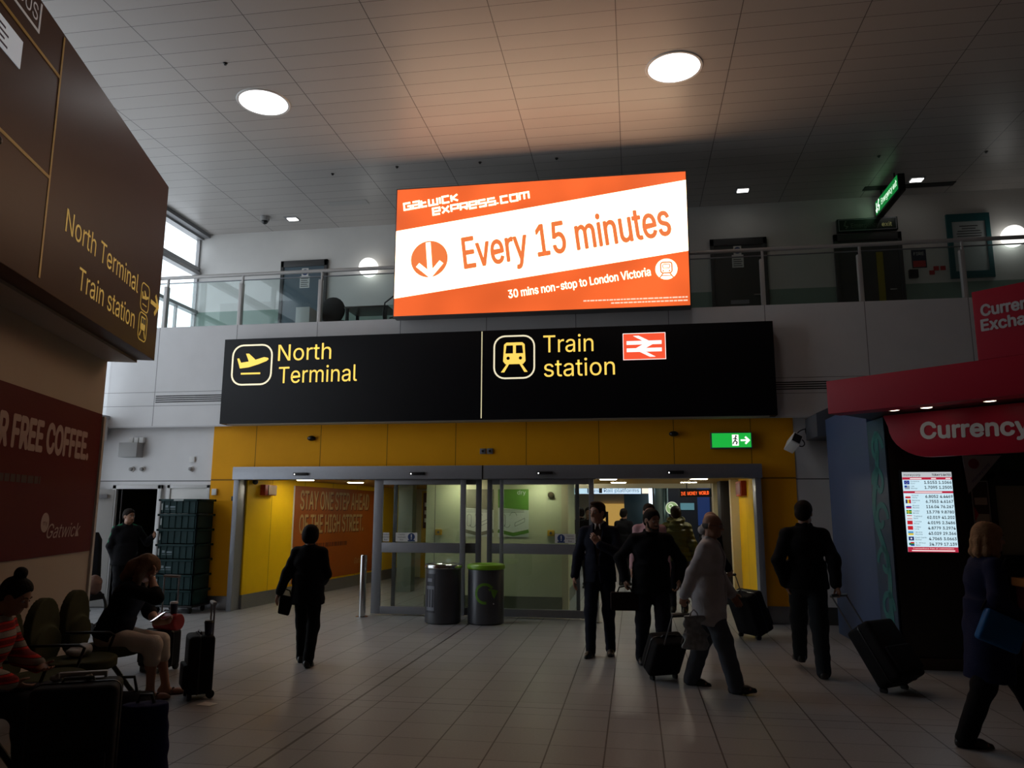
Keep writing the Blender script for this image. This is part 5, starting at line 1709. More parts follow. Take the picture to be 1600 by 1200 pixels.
def hair_field(K, style):
    F = Field()
    k, RH, HC, up = K['k'], K['RH'], K['HC'], K['up']
    h = lambda x, y, z: HC + RH @ V(x, y, z) * k
    if style in ('short', 'crop', 'quiff', 'bun'):
        t = {'short': .012, 'crop': .006, 'quiff': .010, 'bun': .014}[style]
        F.ell(h(0, -.016, .038), ((.078 + t) * k, (.096 + t) * k, (.086 + t) * k), RH, .02)
        F.ell(h(0, -.052, -.02), ((.066 + t) * k, .062 * k, .075 * k), RH, .03)
        F.ell(h(0, .092, -.02), (.075 * k, .082 * k, .090 * k), RH, .02, 1)
        F.ell(h(0, .02, -.085), (.12 * k, .09 * k, .075 * k), RH, .015, 1)
        for s in (-1, 1):
            F.ell(h(s * .09, .004, -.012), (.03 * k, .03 * k, .036 * k), RH, .01, 1)
        if style == 'quiff':
            F.ell(h(0, .04, .115), (.06 * k, .05 * k, .022 * k), RH, .02)
        if style == 'bun':
            F.ell(h(0, -.05, .15), (.045 * k, .045 * k, .045 * k), RH, .01)
    elif style == 'bob':
        F.ell(h(0, -.016, .034), (.096 * k, .114 * k, .100 * k), RH, .02)
        for q in range(7):
            a = math.radians(-90 + (q - 3) * 36)
            c_, s_ = math.cos(a), math.sin(a)
            F.chain([h(.055 * c_, -.012 + .065 * s_, .05), h(.082 * c_, -.012 + .092 * s_, -.04), h(.096 * c_, -.012 + .100 * s_, -.125), h(.082 * c_, -.012 + .082 * s_, -.175)], [.038 * k, .034 * k, .032 * k, .016 * k], .018)
        F.ell(h(0, .11, -.035), (.056 * k, .085 * k, .085 * k), RH, .02, 1)
    elif style == 'fullbob':
        F.ell(h(0, -.016, .034), (.104 * k, .120 * k, .102 * k), RH, .02)
        F.ell(h(0, -.038, -.035), (.106 * k, .092 * k, .085 * k), RH, .03)
        F.ell(h(0, .10, -.035), (.062 * k, .09 * k, .09 * k), RH, .02, 1)
    elif style == 'long':
        F.ell(h(0, -.016, .036), (.092 * k, .110 * k, .098 * k), RH, .02)
        for s in (-1, 1):
            F.chain([h(s * .06, -.03, .04), h(s * .092, .0, -.04), h(s * .085, .05, -.16), h(s * .06, .08, -.25)], [.05 * k, .042 * k, .04 * k, .02 * k], .03)
        F.chain([h(0, -.08, .02), h(0, -.10, -.08), h(0, -.10, -.2)], [.06 * k, .075 * k, .05 * k], .04)
        F.ell(h(0, .11, -.03), (.05 * k, .08 * k, .085 * k), RH, .02, 1)
    elif style == 'fringe':      # bald crown with hair round the sides
        F.ell(h(0, -.022, -.002), (.081 * k, .088 * k, .050 * k), RH, .02)
        F.ell(h(0, .085, -.02), (.095 * k, .095 * k, .12 * k), RH, .02, 1)
        F.ell(h(0, .0, .075), (.12 * k, .14 * k, .055 * k), RH, .015, 1)
        for s in (-1, 1):
            F.ell(h(s * .09, .004, -.012), (.03 * k, .026 * k, .034 * k), RH, .01, 1)
    return F


SKIN = mat('skin_fair', (.42, .22, .15), .5, noise=.08, nscale=12)
SKIN2 = mat('skin_tan', (.30, .15, .09), .5, noise=.08, nscale=12)


def cloth(name, col, rough=.85, noise=.18, nscale=9):
    return mat(name, col, rough, noise=noise, nscale=nscale, bump=.25, bscale=120, spec=.12)


def person(label, loc, yaw, K, skin=SKIN, g=1., hands=((None, None, None, .35), (None, None, None, .35)), res=.0072, hair=None, haircol=(.03, .018, .01), eyes=True, group=None):
    t = empty('person', loc, label, 'person', group, rot=(0, 0, yaw))
    field_obj('body', body_field(K, g, hands), skin, t, res)
    k, RH, HC = K['k'], K['RH'], K['HC']
    if eyes:
        for s in (-1, 1):
            c = HC + RH @ V(s * .033, .079, .003) * k
            e = obj('eye', B().sphere(tuple(c), .0115 * k, 12), mat('eye_white', (.30, .27, .24), .3), t, smooth=True, local=True)
            c2 = HC + RH @ V(s * .033, .0872, .003) * k
            obj('iris', B().sphere(tuple(c2), .0055 * k, 8), mat('eye_dark', (.02, .012, .008), .2), e, smooth=True, local=True)
            b = B().tube([tuple(HC + RH @ V(s * x, y, z) * k) for x, y, z in ((.014, .094, .026), (.032, .091, .033), (.050, .078, .028))], [.003 * k, .0045 * k, .002 * k], 6)
            obj('eyebrow', b, mat('brow_dark', (.04, .025, .015), .8), t, smooth=True, local=True)
    if hair:
        field_obj('hair', hair_field(K, hair), mat('hair_%02x%02x%02x' % tuple(int(c * 255) for c in haircol), haircol, .75, noise=.25, nscale=30, bump=.5, bscale=90, spec=.12), t, .0065, .0025)
    return t


def garment(name, F, m, t, res=.0085, wr=.0022):
    return field_obj(name, F, m, t, res, wr)


def shoes(K, m, t, **kw):
    for i in (0, 1):
        field_obj('shoe', shoes_field(K, i, **kw), m, t, .007)


def to_local(p, loc, yaw):
    """a point of the hall in a person's own frame"""
    d = Vector(p) - Vector(loc)
    c, s = math.cos(-yaw), math.sin(-yaw)
    return (d.x * c - d.y * s, d.x * s + d.y * c, d.z)

# ------------------------------------------------------------------ people
def aim(loc, yaw, H):
    k = H / 1.75
    return lambda x, y, z: tuple(c / k for c in to_local((x, y, z), loc, yaw))


c_black = cloth('cloth_black', (.007, .007, .009))
c_navy = cloth('cloth_navy', (.014, .016, .028))
c_dark = cloth('cloth_charcoal', (.022, .022, .025))
c_trs = cloth('cloth_dark_trousers', (.016, .016, .024))
m_shoe = mat('shoe_black', (.010, .009, .009), .35)

# woman in a dark suit walking away towards the left doorway
L, YW, H = (-3.62, 8.28, 0), .12, 1.52
A = aim(L, YW, H)
K = skeleton(H, hip=(0, 0, .915), feet=(((-.095, .17, 0), 0, .1), ((.09, -.17, .01), -.12, -.05)), hands=(A(-3.93, 8.22, .76), (.12, .27, 1.0)), poles=((-.6, -.6, .1), (.6, -.9, -.3)), head=(.05, -.06, 0), sh=.165)
t = person('person in a dark suit walking away from us towards the left doorway', L, YW, K, g=.97, hair='fullbob', haircol=(.010, .008, .007), hands=((None, (.2, 1, 0), None, .35), ((-.4, .9, 0), (0, .2, 1), (-1, 0, 0), .6)))
garment('jacket', jacket_field(K, 1.08, -.17, .034, collar=False), c_black, t)
garment('shirt', shirt_field(K, .97), cloth('cloth_grey_blouse', (.12, .12, .13)), t)
garment('trousers', trousers_field(K, .96, r=(.10, .074, .066)), c_black, t)
shoes(K, m_shoe, t, heel=1)
hb = empty('handbag', (-3.86, 8.22, .55), 'small dark handbag held by the walking person in the dark suit', 'bag', rot=(0, 0, .3))
obj('pouch', B().poly(lambda x, y, z: Vector((x, z, y)), [(-.07, .0), (.05, -.03), (.10, .17), (-.05, .20)], -.03, .03), c_black, hb, bevel=.02, seg=3, local=True)
obj('strap', B().tube([(-.07, 0, .17), (-.05, 0, .24), (0, 0, .26), (.05, 0, .24), (.07, 0, .17)], .008, 8), m_black, hb, smooth=True, local=True)

# man with one hand on his chest
L, YW, H = (-.43, 9.43, 0), PI - .12, 1.79
A = aim(L, YW, H)
K = skeleton(H, hip=(0, 0, .925), feet=(((-.10, -.09, 0), 0, .1), ((.10, .10, 0), 0, -.15)), hands=((-.03, .20, 1.26), A(-.73, 9.40, .90)), poles=((-1, -.3, -.5), (.6, -.9, 0)), head=(-.5, -.08, 0))
t = person('person in an open dark jacket with one hand raised to the chest', L, YW, K, hair='quiff', haircol=(.045, .02, .008), hands=(((.55, .25, .8), (.2, .1, 1), (.2, -1, .2), .5), ((.05, .1, -1), None, None, .45)))
garment('jacket', jacket_field(K, 1., -.10, .026, deep=.12), c_navy, t)
garment('sweater', shirt_field(K, 1.), cloth('cloth_brown_sweater', (.045, .03, .024)), t)
F = Field()
N_, up_, fw_, rt_, k_ = K['N'], K['up'], K['fw'], K['rt'], K['k']
for s in (-1, 1):
    F.chain([N_ + (up_ * .05 - fw_ * .058) * k_, N_ + (up_ * .048 + rt_ * s * .06) * k_, N_ + (up_ * .012 + rt_ * s * .022 + fw_ * .072) * k_, N_ + (up_ * -.035 + rt_ * s * .03 + fw_ * .097) * k_], [.013 * k_, .013 * k_, .012 * k_, .007 * k_], .008)
garment('collar', F, cloth('cloth_white_collar', (.55, .50, .48)), t, .006, 0)
garment('trousers', trousers_field(K), c_navy, t)
shoes(K, m_shoe, t)

# bearded man carrying a dark bag
L, YW, H = (.17, 8.98, 0), PI + .12, 1.71
A = aim(L, YW, H)
K = skeleton(H, hip=(0, 0, .92), lean=.05, feet=(((-.13, .10, 0), 0, .15), ((.12, -.10, 0), 0, -.15)), hands=(A(.47, 8.86, .92), A(-.12, 8.92, .92)), poles=((-.8, -.6, 0), (.8, -.6, 0)), head=(.45, -.2, 0), sh=.185)
t = person('bearded person in a dark zipped jacket looking down behind the small tilted suitcase', L, YW, K, skin=SKIN2, g=1.04, hair='short', haircol=(.012, .009, .007), hands=((None, None, None, .5), ((0, .1, -1), (0, 1, 0), (-1, 0, 0), 1.25)))
garment('jacket', jacket_field(K, 1.14, -.13, .034, opening=False), c_black, t)
garment('shirt', shirt_field(K, 1.), cloth('cloth_pale_shirt', (.35, .32, .31)), t)
garment('trousers', trousers_field(K, 1.03, r=(.105, .082, .068)), c_trs, t)
shoes(K, m_shoe, t)
F = Field()
h_ = lambda x, y, z: K['HC'] + K['RH'] @ V(x, y, z) * K['k']
for s in (-1, 1):
    F.chain([h_(s * .072, .012, -.015), h_(s * .064, .035, -.07), h_(s * .03, .075, -.105), h_(0, .085, -.108)], [.008, .013, .018, .019], .012)
F.chain([h_(-.028, .088, -.05), h_(0, .098, -.046), h_(.028, .088, -.05)], [.006, .008, .006], .008)
field_obj('beard', F, mat('beard_dark', (.018, .011, .008), .8, noise=.2, nscale=40), t, .006, .001)
hb = empty('holdall', (-.13, 8.92, .58), 'dark flat bag carried beside the bearded person', 'bag', rot=(0, 0, .1))
obj('body', B().box(-.16, .16, -.05, .05, 0, .20), cloth('cloth_maroon_bag', (.018, .009, .010)), hb, bevel=.02, local=True)
obj('handle', B().tube([(-.08, 0, .20), (-.06, 0, .25), (0, 0, .265), (.06, 0, .25), (.08, 0, .20)], .009, 8), m_black, hb, smooth=True, local=True)

# man in a pink shirt behind
L, YW, H = (.20, 11.2, 0), PI + .05, 1.79
K = skeleton(H, feet=(((-.1, .08, 0), 0, 0), ((.1, -.08, 0), 0, 0)), head=(.15, -.05, 0))
t = person('person with high forehead in a pink shirt, mostly hidden behind the bearded one', L, YW, K, hair='crop', haircol=(.03, .02, .015), res=.009)
garment('shirt', jacket_field(K, 1., -.06, .014), cloth('cloth_pink', (.55, .33, .36)), t, .010)
garment('undershirt', shirt_field(K, 1.), cloth('cloth_white_tee', (.5, .48, .48)), t, .010)
garment('trousers', trousers_field(K), c_trs, t, .010)
shoes(K, m_shoe, t)

# person in an olive puffer jacket, back to us
L, YW, H = (.70, 13.5, 0), -.1, 1.77
K = skeleton(H, feet=(((-.1, .1, 0), 0, 0), ((.1, -.1, 0), 0, 0)), head=(.25, -.05, 0), hands=((-.27, .06, .9), (.27, .06, .9)))
t = person('person in a quilted olive puffer jacket with a hood, seen from behind', L, YW, K, skin=SKIN2, hair='short', haircol=(.015, .010, .008), res=.009, eyes=False)
m_puf = cloth('cloth_olive_puffer', (.10, .10, .035), .5)
nt = m_puf.node_tree
tc = nt.nodes.new('ShaderNodeTexCoord')
wv = nt.nodes.new('ShaderNodeTexWave')
wv.bands_direction = 'Z'
wv.inputs['Scale'].default_value = 3.6
nt.links.new(tc.outputs['Object'], wv.inputs['Vector'])
bp = nt.nodes.new('ShaderNodeBump')
bp.inputs['Strength'].default_value = 1.
bp.inputs['Distance'].default_value = .03
nt.links.new(wv.outputs['Fac'], bp.inputs['Height'])
nt.links.new(bp.outputs['Normal'], nt.nodes['Principled BSDF'].inputs['Normal'])
F = jacket_field(K, 1.08, -.08, .045, opening=False, collar=False)
garment('puffer_jacket', F, m_puf, t, .010)
k_ = K['k']
F = Field()
for s in (-1, 1):
    F.chain([K['N'] + (K['up'] * .0 - K['fw'] * .13) * k_, K['N'] + (K['up'] * .05 + K['rt'] * s * .10 - K['fw'] * .05) * k_, K['N'] + (K['up'] * .01 + K['rt'] * s * .07 + K['fw'] * .07) * k_], [.06 * k_, .048 * k_, .03 * k_], .03)
F.ell(K['N'] + (-K['up'] * .05 - K['fw'] * .14) * k_, (.12 * k_, .06 * k_, .09 * k_), K['R'], .03)
garment('hood', F, m_puf, t, .010)
garment('trousers', trousers_field(K), c_trs, t, .010)
shoes(K, m_shoe, t)

# bald man with a grey hood, pulling the suitcase by the right jamb
L, YW, H = (1.0, 10.75, 0), -1.15, 1.68
A = aim(L, YW, H)
K = skeleton(H, feet=(((-.1, .15, 0), 0, 0), ((.1, -.15, 0), 0, 0)), head=(-.1, -.05, 0), hands=((-.26, .1, .88), A(1.22, 10.72, .93)), poles=(None, (.6, -.8, 0)))
t = person('bald person with a grey hood, mostly hidden behind the elderly one in the pale jacket', L, YW, K, hair='fringe', haircol=(.03, .022, .016), res=.009, hands=((None, None, None, .35), ((.1, .3, -.9), None, None, 1.3)))
garment('coat', jacket_field(K, 1.02, -.3, .032, opening=False, collar=False), c_black, t, .010)
F = Field()
k_ = K['k']
for s in (-1, 1):
    F.chain([K['N'] + (K['up'] * .02 - K['fw'] * .12) * k_, K['N'] + (K['up'] * .06 + K['rt'] * s * .10 - K['fw'] * .04) * k_, K['N'] + (K['up'] * .0 + K['rt'] * s * .06 + K['fw'] * .08) * k_], [.055 * k_, .04 * k_, .026 * k_], .03)
garment('hood', F, cloth('cloth_grey_hood', (.30, .29, .29)), t, .009)
garment('trousers', trousers_field(K), c_trs, t, .010)
shoes(K, m_shoe, t)

# elderly man in a pale jacket walking to the right with a small suitcase
L, YW, H = (.72, 7.86, 0), -1.92, 1.68
A = aim(L, YW, H)
K = skeleton(H, hip=(0, -.02, .905), lean=.05, feet=((A(.86, 7.67, .0), .12, 0), (A(.58, 8.08, .0), -.05, -.1)), hands=((-.22, .16, .90), A(.43, 7.86, .76)), poles=((-.6, -.8, 0), (.5, -1, .1)), head=(-.05, -.12, 0))
K = skeleton(H, hip=(0, -.02, .905), lean=.05, feet=(((-.09, -.26, .0), -.1, .05), ((.09, .24, .0), .12, -.1)), hands=((-.22, .16, .90), A(.43, 7.86, .80)), poles=((-.6, -.8, 0), (.5, -1, .1)), head=(.0, -.12, 0))
t = person('elderly bald person in a pale grey jacket walking right with a small suitcase behind', L, YW, K, skin=SKIN2, g=1.05, hair='fringe', haircol=(.10, .095, .09), hands=((None, None, None, .4), ((-.05, -.25, -.95), None, None, 1.3)))
garment('jacket', jacket_field(K, 1.08, -.27, .034, deep=.22), cloth('cloth_pale_grey', (.42, .41, .43)), t)
garment('shirt', shirt_field(K, 1.06), cloth('cloth_blue_grey_shirt', (.30, .32, .36)), t)
garment('trousers', trousers_field(K, 1.05, r=(.112, .092, .080)), cloth('cloth_slate_trousers', (.075, .085, .105)), t)
shoes(K, m_shoe, t)
h_ = lambda x, y, z: tuple(K['HC'] + K['RH'] @ V(x, y, z) * K['k'])
b = B()
for s in (-1, 1):
    b.tube([h_(s * .034 + .024 * math.cos(a), .102, .002 + .018 * math.sin(a)) for a in [2 * PI * q / 16 for q in range(17)]], .0022, 6)
    b.tube([h_(s * .058, .10, .004), h_(s * .078, .06, .006), h_(s * .084, -.005, .004)], .002, 6)
b.tube([h_(-.010, .103, .004), h_(.010, .103, .004)], .002, 6)
obj('glasses', b, m_black, t, smooth=True, local=True)
hb = empty('plastic_bag', (.53, 7.62, .40), 'grey printed plastic bag hanging beside the pale jacket', 'bag', rot=(0, 0, .3))
F = Field().drum((0, 0, .01), (0, 0, .30), (1, 0, 0), (.115, .045), (.085, .022), .03).drum((.03, 0, .0), (.03, 0, .12), (1, 0, 0), (.09, .055), (.09, .045), .03)
field_obj('sack', F, mat('plastic_bag_grey', (.20, .22, .24), .4, noise=.9, nscale=22, bump=.5, bscale=25), hb, .007, .007)
obj('handle', B().tube([(-.06, 0, .24), (-.03, 0, .33), (0, 0, .36), (.03, 0, .33), (.06, 0, .24)], .007, 8), mat('plastic_bag_plain', (.3, .3, .31), .4), hb, smooth=True, local=True)

# man on the right walking away with a large suitcase
L, YW, H = (1.80, 8.72, 0), .05, 1.80
A = aim(L, YW, H)
K = skeleton(H, hip=(0, 0, .92), feet=(((-.02, .38, .0), .0, .1), ((.06, -.18, .0), -.05, -.15)), hands=(A(1.58, 8.72, .92), A(2.04, 8.52, .93)), poles=((-1, -.5, 0), (.8, -.8, 0)), head=(-.45, -.05, 0), sh=.18)
t = person('person in a dark jacket walking away pulling a large suitcase beside the blue pillar', L, YW, K, skin=SKIN2, g=1.03, hair='short', haircol=(.012, .010, .008), hands=((None, None, None, .5), ((.3, -.2, -.9), None, None, 1.3)))
garment('jacket', jacket_field(K, 1.06, -.07, .034, opening=False), c_black, t)
garment('shirt', shirt_field(K, 1.), cloth('cloth_white_shirt', (.5, .5, .5)), t)
garment('trousers', trousers_field(K, 1.0, r=(.106, .084, .070)), cloth('cloth_teal_grey_trousers', (.024, .030, .036)), t)
shoes(K, m_shoe, t)

# woman in navy striding past on the right
L, YW, H = (2.58, 6.36, 0), -PI / 2 - .02, 1.63
A = aim(L, YW, H)
K = skeleton(H, hip=(0, 0, .895), lean=.06, feet=(((-.08, .40, .0), .15, 0), ((.09, -.27, .005), -.08, 0)), hands=((-.22, .25, .95), (.22, .16, .98)), poles=((-.6, -.8, 0), (.7, -.9, -.1)), head=(-.05, -.1, 0), sh=.165)
t = person('fair-haired person in a navy coat striding past the rate screen', L, YW, K, g=1.02, hair='bob', haircol=(.30, .17, .09), hands=((None, None, None, .5), ((.1, .9, -.2), (0, .2, 1), (-1, 0, 0), .9)))
garment('coat', jacket_field(K, 1.08, -.40, .036, opening=False), cloth('cloth_navy_coat', (.010, .014, .045)), t)
garment('trousers', trousers_field(K, 1.0, r=(.108, .084, .070)), c_black, t)
shoes(K, m_shoe, t, heel=1)
hb = empty('shoulder_bag', (2.50, 6.05, .74), 'blue shoulder bag at the side of the person in the navy coat', 'bag', rot=(0, .25, 0))
obj('pouch', B().poly(lambda x, y, z: Vector((x, z, y)), [(-.15, .02), (.13, -.02), (.16, .20), (-.11, .25)], -.045, .045), cloth('cloth_bright_blue', (.015, .11, .32), .5), hb, bevel=.03, seg=3, local=True)
obj('strap', B().tube([(-.13, .02, .22), (-.06, .06, .40), (.0, .10, .62), (.06, .06, .40), (.13, .02, .22)], .009, 8), c_black, hb, smooth=True, local=True)

# worker with green sleeve stripes by the crates
L, YW, H = (-8.36, 11.72, 0), -2.1, 1.69
A = aim(L, YW, H)
K = skeleton(H, feet=None, hands=(A(-7.98, 11.88, 1.25), A(-8.45, 11.6, .86)), poles=((-.4, -.6, -.8), (.8, -.7, 0)), head=(.2, -.05, 0), sh=.18)
t = person('worker in a black top with green sleeve stripe reaching for the stack of crates', L, YW, K, skin=SKIN2, g=1.1, hair='short', haircol=(.012, .010, .008), hands=((None, None, None, .5), (None, None, None, .4)))
garment('top', jacket_field(K, 1.12, -.12, .026, opening=False), c_black, t)
garment('trousers', trousers_field(K, 1.08), c_black, t)
shoes(K, m_shoe, t)
F = Field()
k_ = K['k']
for i in (0, 1):
    o = K['rt'] * (-1, 1)[i] * .034 * k_
    F.chain([K['N'] + (-K['up'] * .03 + K['rt'] * (-1, 1)[i] * .09) * k_ + K['up'] * .04 * k_, K['S'][i] + o * 1.1 + K['up'] * .03 * k_, K['E'][i] + o, K['Wr'][i] + o * .6], [.022 * k_, .026 * k_, .026 * k_, .02 * k_], .02)
garment('sleeve_stripe', F, cloth('cloth_green_stripe', (.03, .22, .11)), t, .008, 0)

# seated woman with long fair hair, head bowed in her hand
L, YW, H = (-4.72, 6.52, 0), -1.256, 1.66
k_ = H / 1.75
K = skeleton(H, hip=(0, 0, .575), lean=.36, feet=(((-.11, .50, 0), 0, 0), ((.10, .42, 0), 0, 0)), hands=((-.06, .40, .68), (.06, .34, 1.13)), poles=((-.8, -.2, -.4), (.6, .8, -.9)), head=(-.1, -.75, 0), sh=.165,
             kneepole=((-.1, .6, 1), (.1, .6, 1)))
t = person('seated person with long fair hair and white cropped trousers, head bowed into one hand', L, YW, K, g=1.03, hair='long', haircol=(.20, .12, .075), hands=(((.3, .9, .1), (.5, 0, .6), (0, -.2, 1), .7), ((-.2, -.35, .9), (.2, .9, .3), (-.1, -1, -.2), .5)))
F = Field()
torso_cloth(F, K, 1.08, .026, -.02)
sleeves(F, K, .02, short=True)
for i in (0, 1):
    d = nrm(K['Wr'][i] - K['E'][i])
    F.cone(K['E'][i], K['E'][i] + d * .06, .06, .056, .03)
garment('top', F, c_black, t)
F = Field()
F.ell(K['P'], (.175 * k_, .15 * k_, .115 * k_), None, .05)
for i in (0, 1):
    F.chain([K['Hp'][i], K['K'][i], K['K'][i] + (K['A'][i] - K['K'][i]) * .32], [.108 * k_, .08 * k_, .076 * k_], .045)
garment('trousers', F, cloth('cloth_white_trousers', (.62, .55, .48)), t)
for i in (0, 1):
    F = Field()
    f, a = K['F'][i], K['A'][i]
    F.drum(a + f @ V(0, .03, -.085), a + f @ V(0, .03, -.068), f @ V(0, 1, 0), (.13, .042), (.13, .042), .01)
    F.chain([a + f @ V(-.04, .06, -.07), a + f @ V(0, .07, -.03), a + f @ V(.04, .06, -.07)], [.012, .012, .012], .01)
    field_obj('sandal', F, mat('sandal_brown', (.07, .03, .015), .5), t, .006)
w_ = K['Wr'][1]
obj('wristband', B().lathe([(.034, -.012), (.036, 0), (.034, .012)], tuple(w_), 18, caps=False), m_steel, t, local=True)
hb = empty('phone', (-4.33, 6.62, .70), 'lit phone held over the lap of the seated person in white trousers', 'phone', rot=(.5, -.3, -.5))
obj('case', B().box(-.035, .035, -.07, .07, 0, .008), m_black, hb, bevel=.003, local=True)
obj('screen', B().box(-.031, .031, -.064, .064, .008, .009), glow('phone_glow', (.85, .88, 1), 2.2), hb, local=True)

# person in a striped top at the left edge
L, YW, H = (-4.20, 4.43, 0), -1.15, 1.60
k_ = H / 1.75
K = skeleton(H, hip=(0, 0, .57), lean=.34, feet=(((-.12, .45, 0), 0, 0), ((.12, .45, 0), 0, 0)), hands=((-.10, .42, .72), (.16, .34, .66)), poles=((-.8, -.4, -.4), (.8, -.4, -.4)), head=(-.2, -.45, 0), sh=.165, kneepole=((-.1, .6, 1), (.1, .6, 1)))
t = person('seated person in a red and grey striped top at the left edge of the picture', L, YW, K, skin=SKIN2, g=1.05, hair='bun', haircol=(.010, .008, .007))
m_str = cloth('cloth_striped_top', (.35, .30, .26))
nt = m_str.node_tree
tc = nt.nodes.new('ShaderNodeTexCoord')
wv = nt.nodes.new('ShaderNodeTexWave')
wv.bands_direction = 'Z'
wv.inputs['Scale'].default_value = 3.2
wv.inputs['Distortion'].default_value = .6
nt.links.new(tc.outputs['Object'], wv.inputs['Vector'])
cr = nt.nodes.new('ShaderNodeValToRGB')
cr.color_ramp.interpolation = 'CONSTANT'
for p_, c_ in ((0, (.30, .27, .23, 1)), (.3, (.04, .03, .03, 1)), (.42, (.55, .03, .02, 1)), (.8, (.20, .02, .02, 1))):
    e = cr.color_ramp.elements.new(p_) if p_ else cr.color_ramp.elements[0]
    e.position, e.color = p_, c_
nt.links.new(wv.outputs['Fac'], cr.inputs[0])
nt.links.new(cr.outputs[0], nt.nodes['Principled BSDF'].inputs['Base Color'])
F = Field()
torso_cloth(F, K, 1.1, .026, -.02)
sleeves(F, K, .024)
garment('top', F, m_str, t)
F = Field()
F.ell(K['P'], (.18 * k_, .155 * k_, .115 * k_), None, .05)
for i in (0, 1):
    F.chain([K['Hp'][i], K['K'][i], K['A'][i]], [.11 * k_, .085 * k_, .06 * k_], .045)
garment('trousers', F, c_trs, t)
shoes(K, m_shoe, t)

# people far back in the concourse
for x, y, yw, H, lb, hc in ((-1.25, 18.2, .4, 1.77, 'dark distant person at the left behind the glass door edge', .01), (-1.02, 17.6, 2.8, 1.78, 'dark distant person just left of the head of the one touching the chest', .02), (-.26, 18.3, -.5, 1.75, 'dark distant person in the concourse between the two men in dark jackets', .008)):
    K = skeleton(H, head=(.2, -.1, 0))
    t = person(lb, (x, y, 0), yw, K, hair='short', haircol=(hc, hc * .8, hc * .7), res=.014, eyes=False)
    garment('coat', jacket_field(K, 1.05, -.3, .03, opening=False), c_black, t, .014)
    garment('trousers', trousers_field(K), c_dark, t, .014)
    shoes(K, m_shoe, t)


# ------------------------------------------------------------------ luggage
def suitcase(label, wheel, towards, w=.38, h=.56, d=.24, ext=.35, yaw=0., col=None, group=None, name='suitcase'):
    """wheel = ground point; towards = point of the handle grip (None: standing upright, facing yaw)"""
    col = col or cloth('case_black', (.012, .012, .014), .7)
    t = empty(name, wheel, label, 'suitcase', group)
    if towards is not None:
        U = (Vector(towards) - Vector(wheel))
        ext = U.length - h - .03
        U.normalize()
        hd = Vector((U.x, U.y, 0)).normalized()
        X = hd.cross(Vector((0, 0, 1)))
        Y = U.cross(X)
        M = Matrix((X, Y, U)).transposed()
        t.rotation_euler = M.to_euler()
    else:
        t.rotation_euler = (0, 0, yaw)
    lift = .045
    obj('shell', B().box(-w / 2, w / 2, -d + .03, .03, lift, h), col, t, bevel=.045, seg=4, local=True)
    obj('front_pocket', B().box(-w / 2 + .03, w / 2 - .03, -d - .005, -d + .06, lift + .05, h * .55), col, t, bevel=.02, seg=3, local=True)
    obj('zip', B().strip(lambda x, y, z: Vector((x, -d * .45 + z, y)), rrect(-w / 2 - .003, lift - .003, w / 2 + .003, h + .003, .05), .008, -.006, .006, True), m_black, t, local=True)
    obj('carry_handle', B().tube([(-.08, -d * .4, h - .005), (-.07, -d * .4, h + .022), (.07, -d * .4, h + .022), (.08, -d * .4, h - .005)], .009, 8), m_black, t, smooth=True, local=True)
    hb = obj('pull_handle', B().tube([(-w * .27, .012, h - .05), (-w * .27, .012, h + ext)], .008, 8).tube([(w * .27, .012, h - .05), (w * .27, .012, h + ext)], .008, 8), m_alu if towards is None else m_alu_dark, t, smooth=True, local=True)
    obj('grip', B().box(-w * .29, w * .29, -.006, .03, h + ext - .012, h + ext + .015), m_black if towards is not None else m_grey_plastic, hb, bevel=.008, local=True)
    for s in (-1, 1):
        obj('wheel', B().lathe([(.012, -.014), (.036, -.013), (.038, 0), (.036, .013), (.012, .014)], (s * (w / 2 - .05), .015, .038), 20, 'x'), m_rubber, t, smooth=True, local=True)
    if towards is None:
        for s in (-1, 1):
            obj('foot', B().box(s * (w / 2 - .06) - .02, s * (w / 2 - .06) + .02, -d + .04, -d + .08, 0, lift + .01), m_black, t, local=True)
    return t


suitcase('small dark suitcase tilted behind the elderly person in the pale jacket', (.24, 8.26, 0), (.43, 7.90, .70), w=.36, h=.44, d=.22)
suitcase('large dark suitcase tilted behind the person walking past the blue pillar', (2.42, 8.05, 0), (2.05, 8.50, .86), w=.42, h=.62, d=.28)
suitcase('dark suitcase standing by the right door jamb', (1.52, 11.05, 0), (1.24, 10.86, .88), w=.44, h=.60, d=.28)
suitcase('black suitcase with a paper cup on top beside the seated person', (-3.90, 6.78, 0), None, w=.33, h=.55, d=.22, ext=.27, yaw=-.9)
suitcase('dark trolley case with silver pull handle behind the seated person', (-5.0, 7.82, 0), None, w=.36, h=.42, d=.24, ext=.54, yaw=-.15)
hb = empty('duffel_bag', (-4.90, 7.66, .425), 'small bright red bag lying on the dark trolley case', 'bag', rot=(0, 0, -.15))
F = Field().drum((-.13, 0, .085), (.15, 0, .085), (0, 1, 0), (.085, .085), (.085, .085), .05)
field_obj('body', F, mat('bag_red', (.35, .012, .015), .4, noise=.1), hb, .008, .001)
obj('strap', B().tube([(-.06, 0, .165), (-.04, 0, .20), (.05, 0, .20), (.07, 0, .165)], .008, 8), m_black, hb, smooth=True, local=True)
suitcase('big black suitcase in the bottom left corner', (-3.06, 4.02, 0), None, w=.42, h=.74, d=.28, ext=.02, yaw=.5)


def cup(p, label):
    t = empty('paper_cup', p, label, 'cup')
    obj('cup', B().lathe([(.027, 0), (.030, .002), (.040, .105)], p, 28), mat('cup_navy', (.02, .02, .06), .5), t, smooth=True)
    obj('lid', B().lathe([(.042, .105), (.043, .112), (.039, .116), (.036, .125), (.0, .125)], p, 28), mat('cup_lid_white', (.7, .7, .7), .4) if 'red' in label else m_black, t, smooth=True)


